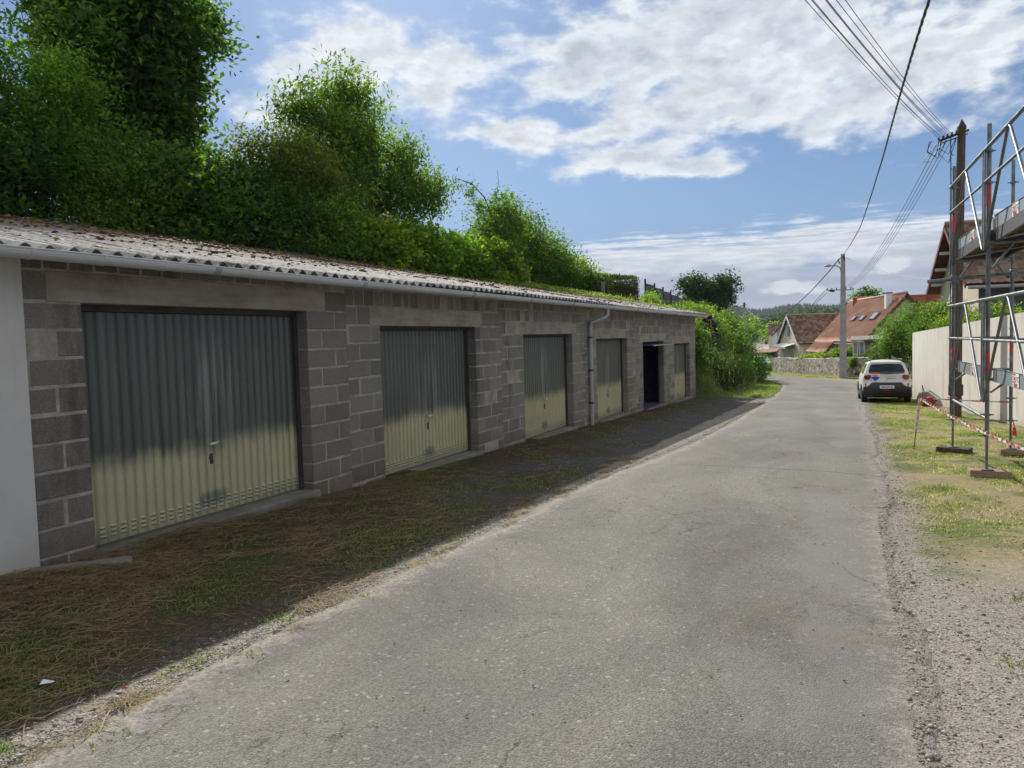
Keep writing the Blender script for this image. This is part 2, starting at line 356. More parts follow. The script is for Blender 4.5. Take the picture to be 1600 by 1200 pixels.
def f_block(t):
    p = t.pos(); x, y, z = t.sep(p)[:]; ti = t.attr('tint')
    n = t.noise(p, 3, 5, .6); f = t.noise(p, 90, 4, .8); hole = t.vor(p, 70)
    col = t.ramp(t.math('ADD', t.math('MULTIPLY', ti, .6), t.math('MULTIPLY', n, .4)), [(.15, (.26, .228, .19)), (.45, (.31, .275, .23)), (.6, (.335, .298, .252)), (.85, (.38, .342, .293))])
    col = t.mix(1.0, col, t.ramp(f, [(.3, (.6, .6, .6)), (.6, (1.15, 1.15, 1.15))]), 'MULTIPLY')
    g = t.math('SUBTRACT', z, t.math('MULTIPLY', y, -.031))
    pink = t.math('MULTIPLY', t.mr(t.math('ADD', g, t.math('MULTIPLY', n, .45)), -1.22, -.88, 1.0, 0.0), .6)
    col = t.mix(pink, col, (.21, .15, .118))
    sm = t.math('MULTIPLY', t.mr(t.noise(t.vm('MULTIPLY', p, (1, 1, .7)), 4.2, 7, .75, .4), .56, .66), .55)
    col = t.mix(sm, col, (.30, .265, .22))
    grime = t.math('MULTIPLY', t.mr(t.noise(t.vm('MULTIPLY', p, (1, 1, .25)), 1.6, 5, .7), .52, .68), .5)
    col = t.mix(grime, col, (.06, .05, .042))
    return {'Base Color': col, 'Normal': t.bump(t.math('ADD', f, t.math('MULTIPLY', t.mr(hole, 0, .35), .5)), 1.0, .02)}
MBLOCK = mat('concrete_block', .95, fn=f_block, spec=.15)
def f_mortar(t):
    p = t.pos(); n = t.noise(p, 5, 6, .7)
    return {'Base Color': t.ramp(n, [(.3, (.23, .20, .16)), (.5, (.36, .32, .265)), (.7, (.48, .435, .37))]), 'Normal': t.bump(t.noise(p, 50, 4), .8, .01)}
MMORT = mat('mortar', .95, fn=f_mortar, spec=.15)
def f_lintel(t):
    p = t.pos(); n = t.noise(p, 2.2, 6, .7); b = t.noise(t.vm('MULTIPLY', p, (1, 1, 9)), 1.2, 3); h = t.vor(p, 26)
    col = t.ramp(t.math('ADD', t.math('MULTIPLY', n, .6), t.math('MULTIPLY', b, .4)), [(.32, (.20, .165, .125)), (.5, (.35, .305, .24)), (.68, (.45, .405, .335))])
    pit = t.math('MULTIPLY', t.mr(h, .02, .16, 1.0, 0.0), t.mr(t.noise(p, 6, 3), .5, .6))
    col = t.mix(pit, col, (.05, .042, .035))
    return {'Base Color': col, 'Normal': t.bump(t.math('SUBTRACT', t.noise(p, 40, 5), pit), .6, .01)}
MLINT = mat('cast_concrete', .92, fn=f_lintel, spec=.2)
def f_roof(t):
    p = t.pos(); x, y, z = t.sep(p)[:]; n = t.noise(p, 1.3, 7, .72, .4); f = t.noise(p, 30, 5, .75); s = t.noise(t.vm('MULTIPLY', p, (.8, 6, 1)), 2.5, 5, .7)
    col = t.ramp(t.math('ADD', t.math('MULTIPLY', f, .45), t.math('MULTIPLY', n, .55)), [(.33, (.18, .16, .14)), (.43, (.28, .26, .235)), (.54, (.50, .48, .45)), (.68, (.70, .68, .65))])
    col = t.mix(t.math('MULTIPLY', t.mr(s, .52, .68), .55), col, (.13, .11, .095))
    sp = t.math('MULTIPLY', t.mr(t.noise(p, 7, 6, .85), .51, .60), .85)
    col = t.mix(sp, col, (.07, .055, .045))
    # lichen and rust brown growth towards the top of the slope
    gr = t.mr(t.math('ADD', t.math('MULTIPLY', x, -.13), t.math('MULTIPLY', n, 1.5)), 1.52, 1.86)
    col = t.mix(t.math('MULTIPLY', gr, .85), col, t.ramp(f, [(.35, (.055, .03, .015)), (.55, (.16, .08, .04)), (.7, (.17, .14, .04))]))
    return {'Base Color': col, 'Normal': t.bump(t.math('ADD', f, n), .6, .01)}
MROOF = mat('fibre_cement', .85, fn=f_roof, spec=.3)
MGUT = noisy('white_pvc', (.50, .50, .50), (.62, .62, .62), 1.6, .35, .05, 20)
MGUT_D = noisy('grey_pvc', (.30, .30, .31), (.40, .40, .41), 3, .45, .05, 20)
def f_render(t):
    p = t.pos(); n = t.noise(p, 1.1, 6, .65); x, y, z = t.sep(p)[:]
    st = t.math('MULTIPLY', t.mr(t.noise(t.vm('MULTIPLY', p, (2, 2, .3)), 1.6, 6, .65), .48, .68), .4)
    st = t.math('MAXIMUM', st, t.math('MULTIPLY', t.mr(t.math('ADD', t.math('SUBTRACT', z, t.math('MULTIPLY', y, -.031)), t.math('MULTIPLY', n, .5)), -1.35, -1.0, 1.0, 0.0), .6))
    col = t.mix(st, t.ramp(n, [(.3, (.58, .55, .505)), (.7, (.67, .645, .60))]), (.36, .32, .26))
    return {'Base Color': col, 'Normal': t.bump(t.noise(p, 120, 4, .7), .35, .004)}
MREND = mat('beige_render', .9, fn=f_render, spec=.2)
def f_white(t):
    p = t.pos(); n = t.noise(p, 1.4, 6, .65); x, y, z = t.sep(p)[:]
    lo = t.math('MULTIPLY', t.mr(t.math('ADD', z, t.math('MULTIPLY', n, .5)), -1.35, -1.0, 1.0, 0.0), .5)
    dr = t.math('MULTIPLY', t.mr(t.noise(t.vm('MULTIPLY', p, (3, 3, .35)), 1.5, 6, .7), .5, .7), .3)
    lo = t.math('MAXIMUM', lo, dr)
    col = t.mix(lo, t.ramp(n, [(.3, (.56, .525, .475)), (.7, (.65, .615, .565))]), (.42, .35, .28))
    return {'Base Color': col, 'Normal': t.bump(t.noise(p, 60, 5, .7), .3, .006)}
MWHITE = mat('white_render', .85, fn=f_white, spec=.25)
def f_door(t):
    o = t.obj(); x, y, z = t.sep(o)[:]; zf = t.attr('tint'); wp = t.pos()
    n = t.noise(wp, 1.5, 6, .65); f = t.noise(t.vm('MULTIPLY', wp, (1, 9.7, .5)), 1.0, 6, .75)
    e = t.math('SUBTRACT', zf, t.math('ADD', t.math('MULTIPLY', n, .12), t.math('MULTIPLY', f, .16)))
    m = t.mr(e, -.175, -.05)
    cr = t.math('ADD', .46, t.math('MULTIPLY', t.math('SUBTRACT', f, .5), .10))
    yel = t.ramp(n, [(.3, (.46, .41, .235)), (.7, (.57, .52, .315))])
    grn = t.ramp(f, [(.3, (.072, .083, .07)), (.7, (.13, .142, .118))])
    # worn pale area in the middle of the leaf
    d = t.math('ADD', t.math('POWER', t.math('DIVIDE', t.math('SUBTRACT', y, 1.42), .34), 2.0), t.math('POWER', t.math('DIVIDE', t.math('SUBTRACT', z, 1.15), .62), 2.0))
    worn = t.math('MULTIPLY', t.math('MULTIPLY', t.mr(d, .0, 1.3, 1.0, 0.0), t.mr(f, .44, .58)), .6)
    col = t.mix(m, yel, grn); col = t.mix(worn, col, (.27, .28, .25))
    # green rubbed patch low in the middle
    d2 = t.math('ADD', t.math('POWER', t.math('DIVIDE', t.math('SUBTRACT', y, 1.4), .22), 2.0), t.math('POWER', t.math('DIVIDE', t.math('SUBTRACT', z, .17), .1), 2.0))
    col = t.mix(t.math('MULTIPLY', t.mr(t.math('ADD', d2, t.math('MULTIPLY', f, 2.4)), 1.2, 2.2, 1.0, 0.0), .8), col, (.11, .14, .135))
    rust = t.math('MULTIPLY', t.mr(t.noise(t.vm('MULTIPLY', o, (1, 14, .9)), 2.2, 6, .8), .66, .72), .8)
    rust = t.math('MULTIPLY', rust, t.mr(z, .1, .75, 1.0, .12))
    col = t.mix(rust, col, (.13, .055, .025))
    dirt = t.math('MULTIPLY', t.mr(z, .0, .22, 1.0, 0.0), t.mr(n, .3, .6))
    col = t.mix(t.math('MULTIPLY', dirt, .55), col, (.15, .14, .09))
    return {'Base Color': col, 'Normal': t.bump(t.noise(o, 35, 3), .05, .004)}
MDOOR = mat('weathered_door_paint', .42, fn=f_door)
MFRAME = noisy('rusty_dark_steel', (.035, .028, .026), (.075, .058, .05), 5, .7, .2, 40)
MDARK = noisy('dark_slot', (.012, .012, .012), (.02, .02, .02), 5, .8)
MCHROME = noisy('worn_aluminium', (.62, .62, .60), (.75, .75, .74), 9, .35, .05, 50, metal=.3)
MSLAB = noisy('old_concrete', (.14, .125, .105), (.27, .25, .215), 3.5, .95, .6, 30, .01)
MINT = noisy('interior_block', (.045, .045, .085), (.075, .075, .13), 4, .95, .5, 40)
def f_steel(t):
    p = t.obj(); n = t.noise(p, 7, 6, .75); 
    return {'Base Color': t.ramp(n, [(.3, (.10, .108, .115)), (.55, (.19, .20, .21)), (.75, (.33, .34, .35))]), 'Roughness': t.mr(n, .3, .7, .32, .6), 'Normal': t.bump(t.noise(p, 60, 3), .1, .003)}
MSTEEL = mat('galvanised_steel', .45, metal=.55, fn=f_steel)
MSHEET = mat('galvanised_sheet', .45, metal=.35, fn=lambda t: {'Base Color': t.ramp(t.vor(t.obj(), 22, 'F1', 'Color'), [(.0, (.24, .29, .31)), (1.0, (.36, .41, .43))])})
MWOOD = mat('weathered_timber', .9, fn=lambda t: {'Base Color': t.ramp(t.noise(t.vm('MULTIPLY', t.obj(), (1, 12, 12)), 2.2, 6, .7, .4), [(.3, (.17, .115, .07)), (.55, (.34, .25, .16)), (.75, (.46, .36, .25))]), 'Normal': t.bump(t.noise(t.vm('MULTIPLY', t.obj(), (1, 14, 14)), 4, 5), .5, .006)}, spec=.2)
MWOODD = mat('dark_timber', .9, fn=lambda t: {'Base Color': t.ramp(t.noise(t.vm('MULTIPLY', t.obj(), (8, 8, 1)), 3, 6, .7, .4), [(.3, (.045, .035, .026)), (.55, (.105, .083, .062)), (.75, (.18, .145, .11))]), 'Normal': t.bump(t.noise(t.vm('MULTIPLY', t.obj(), (14, 14, 1)), 4, 5), .6, .01)}, spec=.2)
MPLY = mat('deck_underside', .85, fn=lambda t: {'Base Color': t.ramp(t.noise(t.vm('MULTIPLY', t.obj(), (9, 1, 1)), 3, 6, .7, .4), [(.3, (.12, .085, .055)), (.75, (.27, .20, .14))])}, spec=.2)
MRED = noisy('red_vinyl', (.50, .03, .035), (.60, .05, .05), 9, .5, .05)
MREDW = noisy('faded_red', (.42, .045, .045), (.60, .12, .11), 20, .6, .05)
MWH = noisy('white_vinyl', (.72, .72, .72), (.80, .80, .80), 6, .5, .05)
MCABLE = noisy('black_cable', (.015, .015, .017), (.03, .03, .033), 9, .5, .05)
MPOLE = mat('lamp_pole_concrete', .9, fn=lambda t: {'Base Color': t.ramp(t.noise(t.obj(), 3, 6, .7), [(.3, (.24, .245, .25)), (.7, (.38, .385, .38))]), 'Normal': t.bump(t.noise(t.obj(), 40, 3), .3, .006)})
def leafmat(name, stops, trans=.5, rough=.62, tcol=2.1):
    m = bpy.data.materials.new(name); m.use_nodes = True; t = NT(m.node_tree); b = t.n['Principled BSDF']; out = t.n['Material Output']
    c = t.ramp(t.attr('tint'), stops); t.set(b.inputs['Base Color'], c); b.inputs['Roughness'].default_value = rough; b.inputs['Specular IOR Level'].default_value = .18
    tr = t.add('ShaderNodeBsdfTranslucent'); t.set(tr.inputs[0], t.mix(1.0, c, (1.25*tcol, 1.5*tcol, .5*tcol), 'MULTIPLY'))
    mx = t.add('ShaderNodeMixShader'); mx.inputs[0].default_value = trans; t.l.new(b.outputs[0], mx.inputs[1]); t.l.new(tr.outputs[0], mx.inputs[2]); t.l.new(mx.outputs[0], out.inputs[0])
    return m
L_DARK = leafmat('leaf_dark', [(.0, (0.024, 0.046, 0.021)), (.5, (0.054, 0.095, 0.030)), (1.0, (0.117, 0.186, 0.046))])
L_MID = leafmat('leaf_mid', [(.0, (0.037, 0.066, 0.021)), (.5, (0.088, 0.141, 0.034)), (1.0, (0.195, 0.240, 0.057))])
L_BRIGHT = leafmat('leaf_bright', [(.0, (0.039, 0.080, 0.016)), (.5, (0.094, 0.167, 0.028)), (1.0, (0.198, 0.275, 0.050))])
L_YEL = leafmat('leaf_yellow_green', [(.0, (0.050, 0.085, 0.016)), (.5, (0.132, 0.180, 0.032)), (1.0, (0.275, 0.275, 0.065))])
L_BRONZE = leafmat('leaf_bronze', [(.0, (.03, .055, .017)), (.5, (.085, .11, .03)), (1.0, (.19, .15, .05))])
L_HEDGE = leafmat('leaf_hedge', [(.0, (.02, .03, .012)), (.5, (.045, .06, .02)), (1.0, (.09, .075, .03))], trans=.3)
L_GRASS = leafmat('grass_blade', [(.0, (.06, .11, .025)), (.35, (.14, .19, .05)), (.6, (.29, .28, .12)), (1.0, (.48, .42, .25))], trans=.35)
L_HAY = leafmat('hay', [(.0, (.07, .046, .023)), (.5, (.23, .158, .084)), (1.0, (.44, .34, .20))], trans=.25)
L_SEED = leafmat('seed_grass', [(.0, (.18, .15, .07)), (.5, (.34, .27, .15)), (1.0, (.50, .42, .28))], trans=.35)
L_FAR = leafmat('leaf_far', [(.0, (.014, .034, .018)), (.5, (.03, .065, .025)), (1.0, (.06, .11, .035))], trans=.3)
L_MOSS = leafmat('moss', [(.0, (.045, .022, .012)), (.45, (.10, .055, .03)), (.7, (.12, .10, .03)), (1.0, (.26, .22, .05))], trans=.05)
L_STONE = leafmat('loose_stone', [(.0, (.12, .105, .09)), (.5, (.30, .265, .225)), (1.0, (.52, .48, .42))], trans=.0)
MBARK = mat('bark', .95, fn=lambda t: {'Base Color': t.ramp(t.noise(t.vm('MULTIPLY', t.obj(), (6, 6, 1.5)), 3, 6), [(.3, (.035, .026, .02)), (.7, (.13, .10, .08))])}, spec=.2)
def f_tile(c1, c2, c3, pitch, du, mossy=.0):
    def f(t):
        o = t.obj(); u = t.attr('u'); v = t.attr('v')
        n = t.noise(o, .7, 5, .65); ce = t.add('ShaderNodeTexWhiteNoise', noise_dimensions='2D')
        t.set(ce.inputs['Vector'], t.comb(t.math('FLOOR', t.math('DIVIDE', u, du)), t.math('FLOOR', t.math('DIVIDE', v, pitch)), 0.0))
        r = ce.outputs['Value']
        col = t.ramp(t.math('ADD', t.math('MULTIPLY', r, .5), t.math('MULTIPLY', n, .5)), [(.3, c1), (.5, c2), (.7, c3)])
        if mossy: col = t.mix(t.math('MULTIPLY', t.mr(n, .5, .68), mossy), col, (.07, .07, .035))
        return {'Base Color': col, 'Normal': t.bump(t.noise(o, 30, 4), .4, .01)}
    return f
MTILE_B = mat('brown_tiles', .85, fn=f_tile((.13, .08, .06), (.24, .145, .105), (.34, .235, .18), .33, .3, .35), spec=.25)
MTILE_R = mat('pink_red_tiles', .8, fn=f_tile((.38, .18, .12), (.45, .225, .155), (.50, .27, .20), .62, 1.6, .12), spec=.25)
MTILE_R2 = mat('red_tiles', .8, fn=f_tile((.24, .065, .04), (.33, .095, .06), (.38, .12, .075), .6, .3, .1), spec=.25)
MTILE_G = mat('slate_tiles', .8, fn=f_tile((.09, .09, .10), (.13, .13, .14), (.18, .18, .19), .3, .3, .1))
MCREAM = noisy('cream_wall', (.50, .44, .34), (.60, .54, .43), .8, .9, .3, 60)
MGREYW = noisy('grey_wall', (.34, .32, .29), (.42, .40, .37), .8, .9, .3, 60)
MCHAR = noisy('charcoal_wall', (.075, .075, .08), (.11, .11, .115), .8, .9, .2, 60)
MWHP = noisy('white_paint', (.68, .68, .66), (.78, .78, .76), 3, .6, .05)
MFASC = noisy('dark_red_fascia', (.085, .02, .014), (.12, .03, .022), 3, .7, .05)
MGLASS = mat('window_glass', .08, (.035, .045, .055), spec=.8)
MGLASSL = mat('skylight_glass', .1, (.20, .24, .30), spec=.8)
MBRICKRED = noisy('chimney_brick', (.22, .09, .06), (.34, .16, .10), 7, .9, .2)
def f_stone(t):
    p = t.obj(); q = t.vm('ADD', p, t.vm('SCALE', t.noise(p, 3, 3, col=True), .25))
    c = t.vor(t.vm('MULTIPLY', q, (1, 1, 1.35)), 4.2, 'F1', 'Color'); e = t.vor(t.vm('MULTIPLY', q, (1, 1, 1.35)), 4.2, 'DISTANCE_TO_EDGE')
    col = t.ramp(t.sep(c)[0], [(.0, (.20, .17, .15)), (.35, (.40, .35, .30)), (.7, (.58, .52, .46)), (1.0, (.72, .66, .60))])
    m = t.mr(e, .02, .09, 1.0, 0.0); col = t.mix(m, col, (.42, .38, .33)); n = t.noise(p, 1.2, 5, .7)
    col = t.mix(t.math('MULTIPLY', t.mr(n, .5, .66), .55), col, (.24, .21, .16))
    return {'Base Color': col, 'Normal': t.bump(t.math('MINIMUM', e, .12), 1.0, .25)}
MSTONE = mat('rubble_stone', .95, fn=f_stone, spec=.15)
rng = np.random.default_rng(7); random.seed(5)
def grid_mesh(X, Y, Z):
    nv, nu = X.shape; V = np.stack([X, Y, Z], -1).reshape(-1, 3); i = np.arange(nv*nu).reshape(nv, nu)
    Fc = np.stack([i[:-1, :-1], i[:-1, 1:], i[1:, 1:], i[1:, :-1]], -1).reshape(-1, 4); return V, Fc
# ------------------------------------------------------------------ ground, road, hills
ux = np.concatenate([-np.geomspace(3000, 14, 46), np.arange(-13.8, 5, .16), np.geomspace(5.2, 3000, 46)])
uy = np.concatenate([np.arange(-12, 0, .8), np.arange(0, 34, .2), np.arange(34, 80, .45), np.geomspace(80, 4500, 60)])
X, Y = np.meshgrid(ux, uy); Z = H(X, Y)
mic = .014*(np.sin(X*3.1+Y*1.7)+np.sin(X*1.3-Y*4.2)+np.sin(X*7+Y*5)*.5)
road_in = (X > interp(Y, ROADL)-.45) & (X < interp(Y, ROADR)+.45); apron = (X > -5.75) & (X < -5.3)
Z = Z+np.where(road_in | apron | (Y > 80), 0, mic*.7)
V, Fc = grid_mesh(X, Y, Z)
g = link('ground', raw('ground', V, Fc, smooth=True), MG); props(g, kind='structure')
ys = np.concatenate([np.arange(-8, 20, .06), np.arange(20, 50, .25), np.arange(50, 88, .5)])
def wob(y, s, a): return a*(np.sin(y*1.1+s)+.6*np.sin(y*2.9+2*s)+.35*np.sin(y*6.3+s)+.16*np.sin(y*17+3*s)+.1*np.sin(y*41+s))
xl = interp(ys, ROADL)+wob(ys, 1.0, .035); xr = interp(ys, ROADR)+wob(ys, 4.0, .05)
tt = np.concatenate([[0, .012], np.linspace(.04, .96, 23), [.988, 1]])[None, :]; X = xl[:, None]*(1-tt)+xr[:, None]*tt; Y = np.repeat(ys[:, None], 27, 1)
V, Fc = grid_mesh(X, Y, base_h(Y)+np.where((tt < .001) | (tt > .999), -.03, .008)+.03*np.sin(tt*np.pi)); edg = np.repeat(np.minimum(tt*1.15, 1-tt), len(ys), 0)
r = link('road', raw('road', V, Fc, edg.ravel(), smooth=True), MROAD); props(r, kind='structure')
cl = [(60, 520, -56), (34, 430, -43), (0, 300, -31), (0, 230, -22.6), (0, 168, -13.8), (0, 143, -9.0), (0, 125, -4)]
ys = np.linspace(125, 520, 60); xc = np.interp(ys, [c[1] for c in cl[::-1]], [c[2] for c in cl[::-1]])
hw = np.interp(ys, [125, 170, 300], [2.2, 3.6, 5.0])
X = np.stack([xc-hw, xc+hw], 1); Y = np.stack([ys, ys], 1); V, Fc = grid_mesh(X, Y, base_h(Y)+.15)
MFROAD = noisy('distant_asphalt', (.30, .28, .26), (.36, .34, .32), .1, .9, .1)
r = link('distant_road', raw('distant_road', V, Fc), MFROAD); props(r, kind='structure')
# hills
az_ = np.radians(np.linspace(-80, 60, 420)); rr = np.geomspace(650, 3600, 46); A, Rr = np.meshgrid(az_, rr)
ridge = 1.55+.25*np.sin(np.degrees(A)*.42+1)+.12*np.sin(np.degrees(A)*1.3)+.4*np.exp(-((np.degrees(A)+9)/5)**2)-.35*ss(-4, 4, np.degrees(A))
zz = np.tan(np.radians(ridge))*2300*ss(700, 2300, Rr)*(.9+.12*np.sin(Rr/260+A*9))-5
V, Fc = grid_mesh(Rr*np.sin(A), Rr*np.cos(A), zz)
MHILL = mat('forest_hill', .95, fn=lambda t: {'Base Color': t.ramp(t.math('ADD', t.math('MULTIPLY', t.noise(t.pos(), .004, 5), .6), t.math('MULTIPLY', t.noise(t.pos(), .05, 4), .4)), [(.36, (.014, .03, .02)), (.55, (.03, .055, .03)), (.62, (.08, .12, .04))])}, spec=.1)
h = link('hills', raw('hills', V, Fc, smooth=True), MHILL); props(h, kind='structure')
MFAR = mat('conifers', 1.0, fn=lambda t: {'Base Color': t.ramp(t.attr('tint'), [(.0, (.012, .026, .018)), (1.0, (.03, .055, .028))])}, spec=0.0)
n = 9000; a = np.radians(rng.uniform(-22, 12, n)); q = rng.uniform(1150, 2500, n)
rg = 1.55+.25*np.sin(np.degrees(a)*.42+1)+.12*np.sin(np.degrees(a)*1.3)+.4*np.exp(-((np.degrees(a)+9)/5)**2)-.35*ss(-4, 4, np.degrees(a))
z0 = np.tan(np.radians(rg))*2300*ss(700, 2300, q)*(.9+.12*np.sin(q/260+a*9))-6
w = rng.uniform(2.5, 6, n); hh = rng.uniform(7, 17, n); px, py = q*np.sin(a), q*np.cos(a)
V = np.zeros((n, 7, 3)); 
for k in range(6):
    V[:, k] = np.stack([px+w*np.cos(k*1.047), py+w*np.sin(k*1.047), z0+2], 1)
V[:, 6] = np.stack([px, py, z0+hh], 1); b = np.arange(n)*7
Fc = np.concatenate([np.stack([b+k, b+(k+1) % 6, b+6], 1) for k in range(6)])
o = link('distant_forest', raw('distant_forest', V.reshape(-1, 3), Fc, np.repeat(rng.uniform(0, .8, n), 7)), MFAR); props(o, 'dark conifer forest covering the far ridge', 'forest', kind='stuff')

# ------------------------------------------------------------------ garage row
GX = -5.493; EAVE = .66
y0s = [4.06, 8.175, 12.80, 17.19, 21.56, 25.78]; zts = [.38, .222, .086, -.039, -.18, -.297]; DW, DH = 2.69, 2.0
GY0, GY1 = 3.60, 29.66
G = thing('garage_building', 'long low row of six lock-up garages in bare concrete block under a mossy corrugated roof', 'garage', (GX, 16, -2.0))
bounds = [GY0]+[(y0s[i]+DW+y0s[i+1])/2 for i in range(5)]+[GY1]
bk = MB(); mo = MB(); dk = MB(); li = []
rnd = random.Random(3)
def blk(mb, ya, yb, za, zb, front=GX, dep=.03, tint=None):
    if yb-ya < .03 or zb-za < .03: return
    tv = rnd.random() if tint is None else tint; j = rnd.uniform(-.004, .003)
    mb.bbox(front-dep, front+j, ya, yb, za, zb, .006, tv)
for i in range(6):
    b0, b1 = bounds[i], bounds[i+1]; oy0, oy1, zt = y0s[i], y0s[i]+DW, zts[i]; zb = zt-DH; top = EAVE+.06; c = .2135
    lo = zb-.5
    # mortar bed behind the blocks, in pieces round the opening
    mo.box(GX-.20, GX-.0035, b0, oy0-.004, lo, top); mo.box(GX-.20, GX-.0035, oy1+.004, b1, lo, top)
    mo.box(GX-.20, GX-.0035, oy0-.004, oy1+.004, zt+.02, top); mo.box(GX-.6, GX-.03, oy0-.004, oy1+.004, lo, zb-.03)
    LH = .235; l0, l1 = oy0-rnd.uniform(.18, .42), oy1+rnd.uniform(.15, .4)
    if i == 0: l0, l1 = oy0-.28, oy1+.33
    lt = MB(); lt.bbox(GX-.20, GX+.005, l0, l1, zt, zt+LH, .006); li.append(lt)
    rows = []
    k = 0
    while zt-k*c > lo: rows.append((zt-(k+1)*c, zt-k*c, k)); k += 1
    rows.append((zt, zt+LH, -1)); z = zt+LH; k = -2
    while z < top-.03: rows.append((z, min(z+c, top), k)); z += c; k -= 1
    for (za, zc, k) in rows:
        segs = [(b0, b1)]
        if -1 < k and za > zb-.15: segs = [(b0, oy0), (oy1, b1)]
        elif k == -1: segs = [(b0, l0), (l1, b1)]
        jt = .014
        for s0, s1 in segs:
            if s1-s0 < .06: continue
            y = s0+rnd.uniform(-.04, .02)-(.25 if k % 2 else 0)+(.0 if s0 == b0 else .25*(k % 2)); 
            if s0 == oy1: y = s0-(.25 if k % 2 else 0)
            L = .5 if k > -2 else .215
            if k <= -2 and i in (4, 5) or k < -3: L = .24
            while y < s1-.05:
                ln = L+rnd.uniform(-.015, .015); g1 = rnd.choice([.012, .014, .02, .034, .05]) if rnd.random() < .3 else .010
                ya, yb = max(y+g1, s0), min(y+ln-.009, s1)
                jj = rnd.uniform(.008, .018)
                if yb-ya > .05:
                    if s0 == oy1 and ya-s0 < .05: # quoin block returns along the reveal
                        bk.bbox(GX-.205, GX+rnd.uniform(-.003, .003), s0-.002, yb, za+jj, zc-.009, .006, rnd.random())
                    elif s1 == oy0 and s1-yb < .05:
                        bk.bbox(GX-.205, GX+rnd.uniform(-.003, .003), ya, s1+.002, za+jj, zc-.009, .006, rnd.random())
                    else: blk(bk, ya, yb, za+jj, zc-.009)
                y += ln
# side and rear walls, roof beam, far end wall
mo.box(GX-5.2, GX-.21, GY0-.22, GY0, -2.4, EAVE+.05); mo.box(-10.75, -10.55, -6, GY1, -2.6, 1.72)
for z in np.arange(-2.7, 1.7, .215):
    y = -.25*(int(z*10) % 2); x = GX-.21
    topx = EAVE+.05+(GX-x)*.215
    while x > -10.5:
        if z+.2 < EAVE+(GX-x)*.215-.05: bk.bbox(x-.48, x-.012, GY1-.19, GY1+rnd.uniform(.0, .005), z, z+.2, .006, rnd.random())
        x -= .5
mo.prism([(GX-.2, -3.2), (GX-.2, EAVE), (-10.6, 1.72), (-10.6, -3.2)], 1, GY1-.20, GY1-.004)
obj('block_wall', bk, MBLOCK, G); obj('mortar_bed', mo, MMORT, G)
for lt in li: obj('lintel', lt, MLINT, G)
# interior of the open bay
it = MB(); i = 4; ya, yb = bounds[4], bounds[5]; zf = zts[4]-DH
it.box(-10.55, GX-.21, ya-.12, ya, zf-.1, .9); it.box(-10.55, GX-.21, yb, yb+.12, zf-.1, .9)
for k in range(11):
    z = zf+k*.215
    for q in range(11):
        x = GX-.25-q*.5-(.25 if k % 2 else 0); it.bbox(x-.485, x, yb-.02, yb+.01, z+.01, z+.205, .006, rnd.random())
    for q in range(9):
        y = ya+q*.5-(.25 if k % 2 else 0); it.bbox(-10.56, -10.52, max(y, ya), min(y+.485, yb), z+.01, z+.205, .006)
it.box(-10.55, GX-.05, ya, yb, zf-.12, zf+.005)
obj('interior_wall', it, MINT, G)
